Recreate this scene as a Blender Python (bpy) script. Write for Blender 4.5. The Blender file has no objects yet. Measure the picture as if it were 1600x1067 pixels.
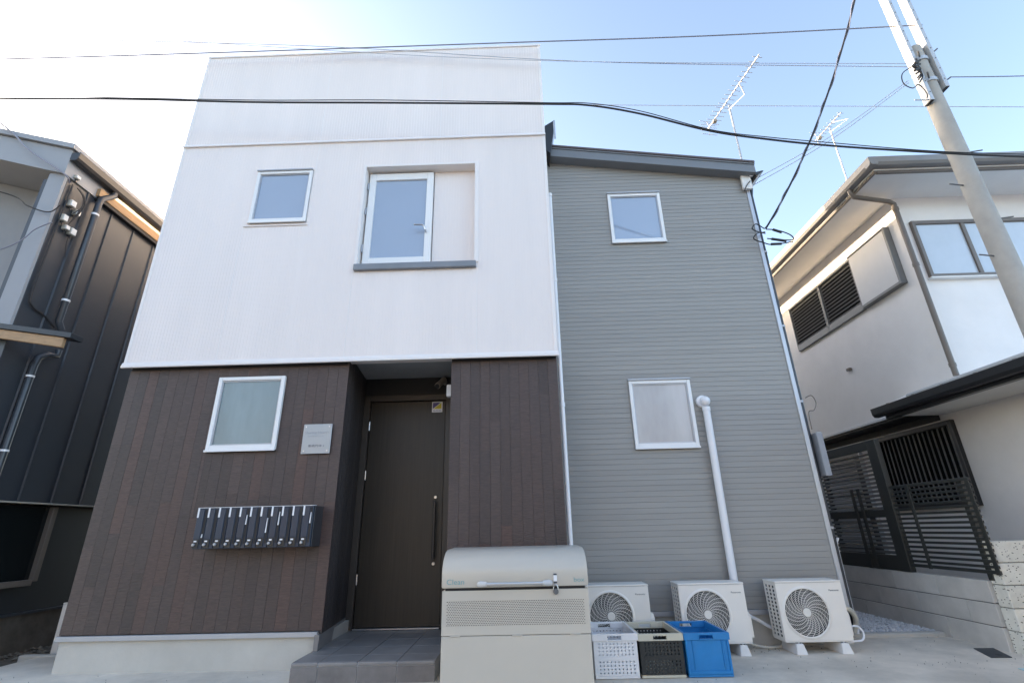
import bpy, bmesh, math, random
from mathutils import Vector, Matrix

random.seed(7)
SC = bpy.context.scene
COL = SC.collection

# ------------------------------------------------------------------ camera
cam_data = bpy.data.cameras.new('camera')
cam_data.sensor_width = 36.0
cam_data.lens = 36.0 * 762.25 / 1600.0
cam_data.clip_start = 0.05
cam_data.clip_end = 2000.0
cam = bpy.data.objects.new('camera', cam_data)
COL.objects.link(cam)
PITCH, YAW, ROLL = 0.36938, -0.0167, -0.02313
fw = Vector((math.sin(YAW) * math.cos(PITCH), math.cos(YAW) * math.cos(PITCH), math.sin(PITCH)))
rt = Vector((math.cos(YAW), -math.sin(YAW), 0.0))
up = rt.cross(fw)
r2 = rt * math.cos(ROLL) + up * math.sin(ROLL)
u2 = -rt * math.sin(ROLL) + up * math.cos(ROLL)
M = Matrix(((r2.x, u2.x, -fw.x), (r2.y, u2.y, -fw.y), (r2.z, u2.z, -fw.z))).to_4x4()
M.translation = Vector((0.0, -4.65, 1.04))
cam.matrix_world = M
SC.camera = cam

# ------------------------------------------------------------------ sky, sun, exposure
SUN_EL = math.radians(9.0)
SUN_AZ = math.radians(-57.0)            # clockwise from +Y: the sun stands behind the houses on the left
world = bpy.data.worlds.new('World')
SC.world = world
world.use_nodes = True
wn = world.node_tree
wn.nodes.clear()
sky = wn.nodes.new('ShaderNodeTexSky')
sky.sky_type = 'NISHITA'
sky.sun_disc = False
sky.sun_elevation = SUN_EL
sky.sun_rotation = SUN_AZ
sky.air_density = 0.6
sky.dust_density = 1.6
sky.ozone_density = 0.0
bg = wn.nodes.new('ShaderNodeBackground')
bg.inputs['Strength'].default_value = 0.15
wo = wn.nodes.new('ShaderNodeOutputWorld')
wn.links.new(sky.outputs[0], bg.inputs['Color'])
wn.links.new(bg.outputs[0], wo.inputs['Surface'])

sun_data = bpy.data.lights.new('sun', 'SUN')
sun_data.energy = 2.5
sun_data.angle = math.radians(0.6)
sun_data.color = (1.0, 0.80, 0.58)
sun = bpy.data.objects.new('sun', sun_data)
COL.objects.link(sun)
sdir = Vector((math.sin(SUN_AZ) * math.cos(SUN_EL), math.cos(SUN_AZ) * math.cos(SUN_EL), math.sin(SUN_EL)))
sun.rotation_euler = (-sdir).to_track_quat('-Z', 'Y').to_euler()
sun.location = sdir * 40

SC.view_settings.view_transform = 'Standard'
SC.view_settings.look = 'None'
SC.view_settings.exposure = 2.62
SC.view_settings.gamma = 1.0
SC.view_settings.use_curve_mapping = False


# ------------------------------------------------------------------ materials
def mat(name, col, rough=0.6, metal=0.0, var=0.08, scale=4.0, stretch=(1, 1, 1), bump=0.0, bscale=60.0,
        rand=0.0, dirt=0.0, dirt_col=(0.08, 0.07, 0.06), ior=1.5, coat=0.0, hue=None, emit=None):
    m = bpy.data.materials.new(name)
    m.use_nodes = True
    nt = m.node_tree
    N, L = nt.nodes, nt.links
    b = N['Principled BSDF']
    b.inputs['Roughness'].default_value = rough
    b.inputs['Metallic'].default_value = metal
    b.inputs['IOR'].default_value = ior
    b.inputs['Coat Weight'].default_value = coat
    b.inputs['Coat Roughness'].default_value = 0.08
    tc = N.new('ShaderNodeTexCoord')
    mp = N.new('ShaderNodeMapping')
    mp.inputs['Scale'].default_value = stretch
    L.new(tc.outputs['Object'], mp.inputs['Vector'])
    vec = mp.outputs[0]
    if rand or hue:
        oi = N.new('ShaderNodeObjectInfo')
        ad = N.new('ShaderNodeVectorMath')
        ad.operation = 'ADD'
        sc = N.new('ShaderNodeMath')
        sc.operation = 'MULTIPLY'
        sc.inputs[1].default_value = 37.0
        L.new(oi.outputs['Random'], sc.inputs[0])
        L.new(vec, ad.inputs[0])
        L.new(sc.outputs[0], ad.inputs[1])
        vec = ad.outputs[0]
    no = N.new('ShaderNodeTexNoise')
    no.inputs['Scale'].default_value = scale
    no.inputs['Detail'].default_value = 6.0
    no.inputs['Roughness'].default_value = 0.6
    L.new(vec, no.inputs['Vector'])
    mr = N.new('ShaderNodeMapRange')
    mr.inputs['From Min'].default_value = 0.3
    mr.inputs['From Max'].default_value = 0.7
    mr.inputs['To Min'].default_value = 1.0 - var
    mr.inputs['To Max'].default_value = 1.0 + var
    L.new(no.outputs['Fac'], mr.inputs['Value'])
    mul = N.new('ShaderNodeMix')
    mul.data_type = 'RGBA'
    mul.blend_type = 'MULTIPLY'
    mul.inputs['Factor'].default_value = 1.0
    if hue:
        cr = N.new('ShaderNodeValToRGB')
        cr.color_ramp.interpolation = 'LINEAR'
        els = cr.color_ramp.elements
        while len(els) < len(hue):
            els.new(0.5)
        for i, c in enumerate(hue):
            els[i].position = i / (len(hue) - 1)
            els[i].color = (*c, 1)
        L.new(oi.outputs['Random'], cr.inputs['Fac'])
        L.new(cr.outputs['Color'], mul.inputs[6])
    else:
        mul.inputs[6].default_value = (*col, 1)
    L.new(mr.outputs[0], mul.inputs[7])
    out = mul.outputs[2]
    if rand and not hue:
        rr = N.new('ShaderNodeMapRange')
        rr.inputs['To Min'].default_value = 1 - rand
        rr.inputs['To Max'].default_value = 1 + rand
        L.new(oi.outputs['Random'], rr.inputs['Value'])
        m2 = N.new('ShaderNodeMix')
        m2.data_type = 'RGBA'
        m2.blend_type = 'MULTIPLY'
        m2.inputs['Factor'].default_value = 1.0
        L.new(out, m2.inputs[6])
        L.new(rr.outputs[0], m2.inputs[7])
        out = m2.outputs[2]
    if dirt:
        n2 = N.new('ShaderNodeTexNoise')
        n2.inputs['Scale'].default_value = scale * 0.35
        n2.inputs['Detail'].default_value = 8.0
        n2.inputs['Roughness'].default_value = 0.7
        L.new(vec, n2.inputs['Vector'])
        r3 = N.new('ShaderNodeMapRange')
        r3.inputs['From Min'].default_value = 0.45
        r3.inputs['From Max'].default_value = 0.75
        r3.inputs['To Max'].default_value = dirt
        L.new(n2.outputs['Fac'], r3.inputs['Value'])
        m3 = N.new('ShaderNodeMix')
        m3.data_type = 'RGBA'
        L.new(r3.outputs[0], m3.inputs['Factor'])
        L.new(out, m3.inputs[6])
        m3.inputs[7].default_value = (*dirt_col, 1)
        out = m3.outputs[2]
    L.new(out, b.inputs['Base Color'])
    if bump:
        n3 = N.new('ShaderNodeTexNoise')
        n3.inputs['Scale'].default_value = bscale
        n3.inputs['Detail'].default_value = 4.0
        L.new(vec, n3.inputs['Vector'])
        bp = N.new('ShaderNodeBump')
        bp.inputs['Strength'].default_value = bump
        bp.inputs['Distance'].default_value = 0.01
        L.new(n3.outputs['Fac'], bp.inputs['Height'])
        L.new(bp.outputs[0], b.inputs['Normal'])
    if emit:
        b.inputs['Emission Color'].default_value = (*emit, 1)
        b.inputs['Emission Strength'].default_value = 1.0
    return m


def frosted(name, col, rough=0.22, cell=130.0, ior=1.9):
    """figured glass: pale body, glossy skin broken by a small square relief"""
    m = mat(name, col, rough=rough, var=0.26, scale=1.3, stretch=(1.6, 1, 0.5), ior=ior, rand=0.01)
    nt = m.node_tree
    N, L = nt.nodes, nt.links
    tc = N.new('ShaderNodeTexCoord')
    mp = N.new('ShaderNodeMapping')
    mp.inputs['Rotation'].default_value = (0, math.radians(45), 0)
    mp.inputs['Scale'].default_value = (cell, 1, cell)
    L.new(tc.outputs['Object'], mp.inputs['Vector'])
    ck = N.new('ShaderNodeTexVoronoi')
    ck.inputs['Scale'].default_value = 1.0
    ck.inputs['Randomness'].default_value = 0.0
    L.new(mp.outputs[0], ck.inputs['Vector'])
    bp = N.new('ShaderNodeBump')
    bp.inputs['Strength'].default_value = 0.25
    bp.inputs['Distance'].default_value = 0.004
    L.new(ck.outputs['Distance'], bp.inputs['Height'])
    L.new(bp.outputs[0], N['Principled BSDF'].inputs['Normal'])
    return m


def terrazzo(name):
    m = mat(name, (0.66, 0.64, 0.57), rough=0.8, var=0.12, scale=9, bump=0.3, bscale=40, rand=0.06)
    nt = m.node_tree
    N, L = nt.nodes, nt.links
    b = N['Principled BSDF']
    src = b.inputs['Base Color'].links[0].from_socket
    tc = N.new('ShaderNodeTexCoord')
    mp = N.new('ShaderNodeMapping')
    mp.inputs['Rotation'].default_value = (0.3, 0.8, 0.2)
    mp.inputs['Scale'].default_value = (1.0, 1.0, 1.5)
    L.new(tc.outputs['Object'], mp.inputs['Vector'])
    v = N.new('ShaderNodeTexVoronoi')
    v.inputs['Scale'].default_value = 42.0
    v.inputs['Randomness'].default_value = 1.0
    L.new(mp.outputs[0], v.inputs['Vector'])
    r = N.new('ShaderNodeMapRange')
    r.inputs['From Min'].default_value = 0.22
    r.inputs['From Max'].default_value = 0.30
    r.inputs['To Min'].default_value = 1.0
    r.inputs['To Max'].default_value = 0.0
    L.new(v.outputs['Distance'], r.inputs['Value'])
    sep = N.new('ShaderNodeSeparateColor')
    L.new(v.outputs['Color'], sep.inputs[0])
    g = N.new('ShaderNodeMath')
    g.operation = 'GREATER_THAN'
    g.inputs[1].default_value = 0.62
    L.new(sep.outputs[0], g.inputs[0])
    ml = N.new('ShaderNodeMath')
    ml.operation = 'MULTIPLY'
    L.new(r.outputs[0], ml.inputs[0])
    L.new(g.outputs[0], ml.inputs[1])
    mx = N.new('ShaderNodeMix')
    mx.data_type = 'RGBA'
    L.new(ml.outputs[0], mx.inputs['Factor'])
    L.new(src, mx.inputs[6])
    mx.inputs[7].default_value = (0.03, 0.03, 0.03, 1)
    L.new(mx.outputs[2], b.inputs['Base Color'])
    return m


MT = {}
MT['white_siding'] = mat('white_siding', (0.81, 0.74, 0.71), rough=0.45, var=0.03, scale=2.4, stretch=(1, 1, 0.10), dirt=0.16, dirt_col=(0.60, 0.575, 0.555))
MT['white_trim'] = mat('white_trim', (0.80, 0.755, 0.735), rough=0.4, var=0.02)
MT['alu_white'] = mat('alu_white', (0.80, 0.80, 0.80), rough=0.35, var=0.02)
MT['plank'] = mat('plank', (0.1, 0.08, 0.08), rough=0.46, var=0.24, scale=7, stretch=(2.2, 2.2, 14.0), bump=0.45, bscale=9, rand=0.1,
                  hue=[(0.052, 0.037, 0.034), (0.076, 0.050, 0.044), (0.057, 0.041, 0.038), (0.086, 0.050, 0.042), (0.062, 0.044, 0.040), (0.079, 0.054, 0.048), (0.054, 0.039, 0.037)])
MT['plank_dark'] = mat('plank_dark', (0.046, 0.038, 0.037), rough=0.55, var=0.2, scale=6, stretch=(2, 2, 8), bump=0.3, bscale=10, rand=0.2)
MT['grey_siding'] = mat('grey_siding', (0.300, 0.291, 0.275), rough=0.5, var=0.04, scale=3, stretch=(0.5, 1, 6), rand=0.035, bump=0.06, bscale=300)
MT['grey_fascia'] = mat('grey_fascia', (0.175, 0.185, 0.20), rough=0.45, var=0.04)
MT['roof_brown'] = mat('roof_brown', (0.10, 0.075, 0.075), rough=0.5)
MT['sill_grey'] = mat('sill_grey', (0.20, 0.215, 0.24), rough=0.4)
MT['alu'] = mat('alu', (0.45, 0.46, 0.49), rough=0.35, metal=0.4, var=0.04)
MT['black'] = mat('black', (0.012, 0.012, 0.014), rough=0.6)
MT['black_metal'] = mat('black_metal', (0.02, 0.021, 0.024), rough=0.35)
MT['soffit'] = mat('soffit', (0.36, 0.37, 0.38), rough=0.7)
MT['concrete'] = mat('concrete', (0.69, 0.61, 0.51), rough=0.85, var=0.16, scale=2.6, bump=0.15, bscale=90, dirt=0.85, dirt_col=(0.40, 0.355, 0.295))
MT['foundation'] = mat('foundation', (0.50, 0.475, 0.43), rough=0.85, var=0.08, scale=3.0, bump=0.12, bscale=60, dirt=0.3, dirt_col=(0.32, 0.31, 0.29))
MT['soil'] = mat('soil', (0.10, 0.085, 0.065), rough=0.95, var=0.4, scale=12, bump=0.8, bscale=40)
MT['asphalt'] = mat('asphalt', (0.06, 0.06, 0.062), rough=0.9, var=0.2, scale=30, bump=0.3, bscale=200)
MT['tile'] = mat('tile', (0.23, 0.215, 0.21), rough=0.42, var=0.15, scale=6, rand=0.08, bump=0.05, bscale=60)
MT['tile_face'] = mat('tile_face', (0.17, 0.155, 0.15), rough=0.6, var=0.22, scale=9, rand=0.08)
MT['grout'] = mat('grout', (0.33, 0.33, 0.33), rough=0.9)
MT['door'] = mat('door', (0.030, 0.022, 0.015), rough=0.42, var=0.22, scale=5, stretch=(14, 3, 0.35), bump=0.08, bscale=30)
MT['door_frame'] = mat('door_frame', (0.055, 0.045, 0.038), rough=0.4, var=0.06)
MT['steel'] = mat('steel', (0.62, 0.62, 0.63), rough=0.28, metal=0.9, var=0.03)
MT['plate'] = mat('plate', (0.36, 0.385, 0.41), rough=0.32, metal=0.3, var=0.03)
MT['mail_navy'] = mat('mail_navy', (0.016, 0.032, 0.062), rough=0.32, var=0.08, rand=0.12)
MT['mail_side'] = mat('mail_side', (0.05, 0.05, 0.055), rough=0.4, metal=0.3)
MT['label_white'] = mat('label_white', (0.80, 0.80, 0.82), rough=0.4)
MT['bin'] = mat('bin', (0.52, 0.475, 0.41), rough=0.36, var=0.03, scale=2, dirt=0.12, dirt_col=(0.36, 0.34, 0.30), coat=0.2)
MT['bin_cap'] = mat('bin_cap', (0.55, 0.55, 0.55), rough=0.4)
MT['teal'] = mat('teal', (0.20, 0.36, 0.38), rough=0.5)
MT['ac'] = mat('ac', (0.80, 0.75, 0.685), rough=0.42, var=0.03, scale=3, dirt=0.1, dirt_col=(0.45, 0.43, 0.40))
MT['ac_dark'] = mat('ac_dark', (0.03, 0.03, 0.032), rough=0.6)
MT['ac_text'] = mat('ac_text', (0.06, 0.07, 0.09), rough=0.5)
MT['fan'] = mat('fan', (0.12, 0.12, 0.12), rough=0.5)
MT['foot'] = mat('foot', (0.74, 0.71, 0.68), rough=0.7, var=0.06)
MT['pvc'] = mat('pvc', (0.78, 0.78, 0.80), rough=0.35, var=0.02)
MT['hose'] = mat('hose', (0.58, 0.56, 0.50), rough=0.6)
MT['crate_white'] = mat('crate_white', (0.74, 0.73, 0.74), rough=0.45, var=0.05, dirt=0.15, dirt_col=(0.4, 0.4, 0.4))
MT['crate_black'] = mat('crate_black', (0.022, 0.024, 0.024), rough=0.45, var=0.1)
MT['crate_cream'] = mat('crate_cream', (0.56, 0.52, 0.42), rough=0.5, var=0.06, dirt=0.2, dirt_col=(0.35, 0.3, 0.22))
MT['crate_blue'] = mat('crate_blue', (0.010, 0.19, 0.48), rough=0.42, var=0.12, scale=6, dirt=0.12, dirt_col=(0.2, 0.35, 0.5))
MT['crate_blue_dark'] = mat('crate_blue_dark', (0.01, 0.05, 0.25), rough=0.5)
MT['pane_sky'] = mat('pane_sky', (0.30, 0.36, 0.46), rough=0.06, var=0.03, scale=0.8, ior=2.2)
MT['pane_frost'] = frosted('pane_frost', (0.15, 0.215, 0.235))
MT['pane_frost_grey'] = frosted('pane_frost_grey', (0.40, 0.38, 0.375), rough=0.2)
MT['pane_dark'] = mat('pane_dark', (0.010, 0.013, 0.014), rough=0.08, ior=1.5)
MT['pane_pale'] = mat('pane_pale', (0.48, 0.53, 0.58), rough=0.08, var=0.05, scale=3, ior=1.7)
MT['pole'] = mat('pole', (0.39, 0.375, 0.345), rough=0.85, var=0.08, scale=6, bump=0.1, bscale=80, dirt=0.15)
MT['galv'] = mat('galv', (0.46, 0.47, 0.48), rough=0.42, metal=0.3, var=0.04)
MT['wire'] = mat('wire', (0.018, 0.018, 0.02), rough=0.6)
MT['wire_grey'] = mat('wire_grey', (0.22, 0.22, 0.27), rough=0.5)
MT['wire_pale'] = mat('wire_pale', (0.50, 0.52, 0.58), rough=0.5)
MT['stucco'] = mat('stucco', (0.82, 0.79, 0.765), rough=0.9, var=0.04, scale=2, bump=0.12, bscale=220, dirt=0.18, dirt_col=(0.52, 0.51, 0.49))
MT['bronze'] = mat('bronze', (0.15, 0.125, 0.105), rough=0.4, var=0.05)
MT['gutter_grey'] = mat('gutter_grey', (0.20, 0.19, 0.18), rough=0.35, var=0.05)
MT['gutter_black'] = mat('gutter_black', (0.02, 0.021, 0.024), rough=0.3)
MT['eave_white'] = mat('eave_white', (0.76, 0.745, 0.72), rough=0.8, var=0.03)
MT['dark_wood'] = mat('dark_wood', (0.035, 0.035, 0.033), rough=0.6, var=0.2, stretch=(1, 8, 8))
MT['louvre'] = mat('louvre', (0.15, 0.15, 0.155), rough=0.45)
MT['frame_grey'] = mat('frame_grey', (0.16, 0.165, 0.165), rough=0.45)
MT['shutter_box'] = mat('shutter_box', (0.56, 0.56, 0.56), rough=0.6, var=0.03)
MT['fence'] = mat('fence', (0.026, 0.028, 0.026), rough=0.4, var=0.1)
MT['blind'] = mat('blind', (0.10, 0.098, 0.095), rough=0.7, var=0.1, rand=0.35)
MT['block'] = mat('block', (0.50, 0.48, 0.45), rough=0.9, var=0.16, scale=3, bump=0.25, bscale=120, rand=0.06, dirt=0.4, dirt_col=(0.36, 0.345, 0.32))
MT['mortar'] = mat('mortar', (0.16, 0.155, 0.15), rough=0.95)
MT['terrazzo'] = terrazzo('terrazzo')
MT['gravel'] = mat('gravel', (0.62, 0.62, 0.63), rough=0.9, var=0.25, scale=40)
MT['litter'] = mat('litter', (0.16, 0.14, 0.11), rough=0.9, var=0.6, scale=25)
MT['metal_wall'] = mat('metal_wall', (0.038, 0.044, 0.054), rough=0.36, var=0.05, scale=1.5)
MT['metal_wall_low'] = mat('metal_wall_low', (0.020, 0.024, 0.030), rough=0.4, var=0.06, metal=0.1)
MT['left_front'] = mat('left_front', (0.30, 0.31, 0.33), rough=0.6, var=0.03)
MT['left_recess'] = mat('left_recess', (0.27, 0.275, 0.285), rough=0.85, var=0.05, bump=0.1, bscale=150)
MT['wood'] = mat('wood', (0.38, 0.24, 0.125), rough=0.6, var=0.18, scale=4, stretch=(3, 0.6, 8))
MT['brown_base'] = mat('brown_base', (0.10, 0.083, 0.066), rough=0.95, var=0.3, scale=6, bump=0.3, bscale=30)
MT['pipe_dark'] = mat('pipe_dark', (0.035, 0.042, 0.052), rough=0.3)
MT['beige_box'] = mat('beige_box', (0.42, 0.39, 0.33), rough=0.5, var=0.08)
MT['camera_tan'] = mat('camera_tan', (0.40, 0.34, 0.27), rough=0.35)
MT['purple'] = mat('purple', (0.09, 0.07, 0.22), rough=0.5)
MT['yellow'] = mat('yellow', (0.62, 0.52, 0.03), rough=0.5)
MT['red'] = mat('red', (0.45, 0.08, 0.05), rough=0.5)
MT['grate'] = mat('grate', (0.04, 0.045, 0.05), rough=0.6)
MT['pale_cyan'] = mat('pale_cyan', (0.45, 0.60, 0.62), rough=0.5)


# ------------------------------------------------------------------ mesh helpers
class MB:
    def __init__(s):
        s.v, s.f = [], []

    def add(s, vs, fs):
        o = len(s.v)
        s.v += [tuple(v) for v in vs]
        s.f += [tuple(i + o for i in f) for f in fs]
        return s

    def box(s, x0, x1, y0, y1, z0, z1):
        return s.add([(x0, y0, z0), (x1, y0, z0), (x1, y1, z0), (x0, y1, z0), (x0, y0, z1), (x1, y0, z1), (x1, y1, z1), (x0, y1, z1)],
                     [(0, 3, 2, 1), (4, 5, 6, 7), (0, 1, 5, 4), (1, 2, 6, 5), (2, 3, 7, 6), (3, 0, 4, 7)])

    def hexa(s, p):
        return s.add(p, [(0, 3, 2, 1), (4, 5, 6, 7), (0, 1, 5, 4), (1, 2, 6, 5), (2, 3, 7, 6), (3, 0, 4, 7)])

    def prism(s, poly, axis, a, b):
        """poly: list of 2-D points (the two other axes in order), extruded along axis from a to b"""
        n = len(poly)
        def P(q, t):
            if axis == 'x':
                return (t, q[0], q[1])
            if axis == 'y':
                return (q[0], t, q[1])
            return (q[0], q[1], t)
        vs = [P(q, a) for q in poly] + [P(q, b) for q in poly]
        fs = [tuple(range(n))[::-1], tuple(range(n, 2 * n))]
        fs += [(i, (i + 1) % n, n + (i + 1) % n, n + i) for i in range(n)]
        return s.add(vs, fs)

    def tube(s, pts, r, n=8, cap=True):
        pts = [Vector(p) for p in pts]
        rs = r if isinstance(r, (list, tuple)) else [r] * len(pts)
        vs, fs = [], []
        prev = None
        for i, p in enumerate(pts):
            if i == 0:
                t = pts[1] - p
            elif i == len(pts) - 1:
                t = p - pts[i - 1]
            else:
                t = (pts[i + 1] - p).normalized() + (p - pts[i - 1]).normalized()
            t.normalize()
            if prev is None:
                a = Vector((0, 0, 1)) if abs(t.z) < 0.9 else Vector((1, 0, 0))
                u = t.cross(a).normalized()
            else:
                u = prev - t * prev.dot(t)
                u.normalize()
            prev = u
            w = t.cross(u)
            for k in range(n):
                an = 2 * math.pi * k / n
                vs.append(p + (u * math.cos(an) + w * math.sin(an)) * rs[i])
        for i in range(len(pts) - 1):
            for k in range(n):
                a, b2 = i * n + k, i * n + (k + 1) % n
                fs.append((a, b2, b2 + n, a + n))
        if cap:
            fs.append(tuple(range(n))[::-1])
            fs.append(tuple(range((len(pts) - 1) * n, len(pts) * n)))
        return s.add(vs, fs)

    def disc(s, c, r, axis, t, n=20):
        c = Vector(c)
        d = {'x': Vector((t, 0, 0)), 'y': Vector((0, t, 0)), 'z': Vector((0, 0, t))}[axis]
        return s.tube([c, c + d], r, n)

    def sphere(s, c, r, nu=12, nv=8, sc=(1, 1, 1)):
        vs, fs = [], []
        for j in range(nv + 1):
            th = math.pi * j / nv
            for i in range(nu):
                ph = 2 * math.pi * i / nu
                vs.append((c[0] + r * sc[0] * math.sin(th) * math.cos(ph), c[1] + r * sc[1] * math.sin(th) * math.sin(ph), c[2] + r * sc[2] * math.cos(th)))
        for j in range(nv):
            for i in range(nu):
                fs.append((j * nu + i, (j + 1) * nu + i, (j + 1) * nu + (i + 1) % nu, j * nu + (i + 1) % nu))
        return s.add(vs, fs)

    def build(s, name, m, parent=None, bevel=0.0, smooth=False, seg=1):
        xs = [v[0] for v in s.v]
        ys = [v[1] for v in s.v]
        zs = [v[2] for v in s.v]
        o = Vector(((min(xs) + max(xs)) / 2, (min(ys) + max(ys)) / 2, min(zs)))
        me = bpy.data.meshes.new(name)
        me.from_pydata([Vector(v) - o for v in s.v], [], s.f)
        bm = bmesh.new()
        bm.from_mesh(me)
        bmesh.ops.recalc_face_normals(bm, faces=bm.faces)
        if bevel:
            ed = [e for e in bm.edges if len(e.link_faces) == 2 and e.calc_face_angle(0) > 0.5]
            bmesh.ops.bevel(bm, geom=ed, offset=bevel, segments=seg, affect='EDGES', profile=0.5, clamp_overlap=True)
        bm.to_mesh(me)
        bm.free()
        if smooth:
            for p in me.polygons:
                p.use_smooth = True
            try:
                me.set_sharp_from_angle(angle=math.radians(38))
            except Exception:
                pass
        me.materials.append(MT[m])
        ob = bpy.data.objects.new(name, me)
        COL.objects.link(ob)
        w = origin(parent) if parent else Vector((0, 0, 0))
        ob.parent = parent
        ob.location = o - w
        return ob


def origin(o):
    w = Vector((0, 0, 0))
    while o:
        w += o.location
        o = o.parent
    return w


def box(name, m, parent, x0, x1, y0, y1, z0, z1, bevel=0.0, **k):
    return MB().box(x0, x1, y0, y1, z0, z1).build(name, m, parent, bevel, **k)


def thing(name, label, cat, loc, group=None):
    o = bpy.data.objects.new(name, None)
    o.empty_display_size = 0.2
    COL.objects.link(o)
    o.location = loc
    return tag(o, label, cat, group)


def tag(o, label, cat, group=None):
    o['label'] = label
    o['category'] = cat
    if group:
        o['group'] = group
    return o


def struct(o):
    o['kind'] = 'structure'
    return o


def copy_tree(o, parent=None):
    c = o.copy()
    COL.objects.link(c)
    c.parent = parent
    for ch in o.children:
        copy_tree(ch, c)
    return c


def minus(x0, x1, z0, z1, holes):
    """rectangle minus rectangular holes -> list of rectangles"""
    rects = [(x0, x1, z0, z1)]
    for (a0, a1, b0, b1) in holes:
        out = []
        for (p0, p1, q0, q1) in rects:
            if a1 <= p0 or a0 >= p1 or b1 <= q0 or b0 >= q1:
                out.append((p0, p1, q0, q1))
                continue
            if a0 > p0:
                out.append((p0, a0, q0, q1))
            if a1 < p1:
                out.append((a1, p1, q0, q1))
            m0, m1 = max(a0, p0), min(a1, p1)
            if b0 > q0:
                out.append((m0, m1, q0, b0))
            if b1 < q1:
                out.append((m0, m1, b1, q1))
        rects = out
    return rects


def text(name, body, m, parent, pos, size, width=None, axis='front', extrude=0.0008):
    """flat lettering facing -Y; pos = left end of the base line"""
    cu = bpy.data.curves.new(name, 'FONT')
    cu.body = body
    cu.size = size
    cu.extrude = extrude
    tmp = bpy.data.objects.new(name, cu)
    COL.objects.link(tmp)
    dg = bpy.context.evaluated_depsgraph_get()
    me = bpy.data.meshes.new_from_object(tmp.evaluated_get(dg))
    bpy.data.objects.remove(tmp)
    xs = [v.co.x for v in me.vertices] or [0, 1]
    f = (width / (max(xs) - min(xs))) if width else 1.0
    for v in me.vertices:
        x, y, z = v.co
        v.co = ((x - min(xs)) * f, -z, y)
    me.materials.clear()
    me.materials.append(MT[m])
    ob = bpy.data.objects.new(name, me)
    COL.objects.link(ob)
    ob.parent = parent
    ob.location = Vector(pos) - (origin(parent) if parent else Vector((0, 0, 0)))
    return ob


def frame_bars(mb, x0, x1, z0, z1, w, y0, y1, wb=None, wt=None):
    wb = wb or w
    wt = wt or w
    mb.box(x0, x0 + w, y0, y1, z0, z1)
    mb.box(x1 - w, x1, y0, y1, z0, z1)
    mb.box(x0 + w, x1 - w, y0 + 0.0015, y1, z1 - wt, z1)
    mb.box(x0 + w, x1 - w, y0 + 0.0015, y1, z0, z0 + wb)
    return mb


def perforated(mb, u0, u1, w0, w1, nu, nw, hu, hw, place, stagger=False):
    """a sheet with nu x nw rectangular holes of size hu x hw; place(mb, ua, ub, wa, wb) lays one solid piece"""
    pu = (u1 - u0) / nu
    pw = (w1 - w0) / nw
    for j in range(nw):
        c = w0 + (j + 0.5) * pw
        place(mb, u0, u1, w0 + j * pw, c - hw / 2)
        place(mb, u0, u1, c + hw / 2, w0 + (j + 1) * pw)
        off = pu / 2 if (stagger and j % 2) else 0
        last = u0
        for i in range(nu):
            cu = u0 + (i + 0.5) * pu + off
            if cu + hu / 2 > u1:
                break
            place(mb, last, cu - hu / 2, c - hw / 2, c + hw / 2)
            last = cu + hu / 2
        place(mb, last, u1, c - hw / 2, c + hw / 2)


# ------------------------------------------------------------------ the ground
g = MB()
g.box(-400, 400, -400, 400, -0.6, -0.05)
struct(g.build('ground', 'soil'))
struct(MB().prism([(-4.75, 0.80), (-4.75, -3.2), (7.5, -3.2), (7.5, 1.2), (3.12, 1.2), (3.12, 0.88), (3.06, 0.88), (3.06, 0.80)], 'z', -0.2, 0.0)
       .build('concrete_apron', 'concrete'))
struct(box('road', 'asphalt', None, -60, 60, -11.5, -3.202, -0.3, -0.012))

# ------------------------------------------------------------------ the apartment house
H = thing('apartment_house', 'two storey house with white upper front, dark plank ground floor and grey sided wing', 'house', (-0.5, 2.5, 0))
WL, WR, W0, WB, WT = -4.066, 0.384, 2.68, 5.537, 7.064
UPWIN = (-3.067, -2.406, 4.381, 5.10)
REC = (-1.765, -0.47, 3.785, 5.122)


def ribbed(name, rects, y, m, parent, pitch=0.0333, depth=0.0016, gw=0.006):
    mb = MB()
    for (x0, x1, z0, z1) in rects:
        pts = [(x0, y)]
        k = math.ceil((x0 + 0.004) / pitch)
        while k * pitch + gw < x1 - 0.002:
            c = k * pitch
            if c > x0 + 0.002:
                pts += [(c, y), (c + gw * 0.3, y + depth), (c + gw * 0.7, y + depth), (c + gw, y)]
            k += 1
        pts.append((x1, y))
        n = len(pts)
        vs = [(p[0], p[1], z0) for p in pts] + [(p[0], p[1], z1) for p in pts]
        mb.add(vs, [(i, i + 1, n + i + 1, n + i) for i in range(n - 1)])
    return mb.build(name, m, parent)


core = MB()
core.box(WL + 0.01, WR - 0.004, 0.16, 4.0, W0 + 0.1, WT - 0.02)
core.box(WL + 0.01, REC[0] - 0.03, 0.012, 0.16, W0 + 0.02, WT - 0.02)
core.box(REC[1] + 0.03, WR - 0.004, 0.012, 0.16, W0 + 0.02, WT - 0.02)
core.box(REC[0] - 0.03, REC[1] + 0.03, 0.012, 0.16, W0 + 0.02, REC[2] - 0.03)
core.box(REC[0] - 0.03, REC[1] + 0.03, 0.012, 0.16, REC[3] + 0.03, WT - 0.02)
core.build('upper_wall', 'white_siding', H)
hole_win = (UPWIN[0] - 0.01, UPWIN[1] + 0.01, UPWIN[2] - 0.01, UPWIN[3] + 0.01)
ribbed('ribbed_cladding', minus(WL + 0.03, WR - 0.035, W0 + 0.04, WB - 0.02, [hole_win, REC]), 0.0, 'white_siding', H)
ribbed('ribbed_cladding', [(WL + 0.03, WR - 0.035, WB + 0.02, WT - 0.025)], 0.0, 'white_siding', H)
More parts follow.
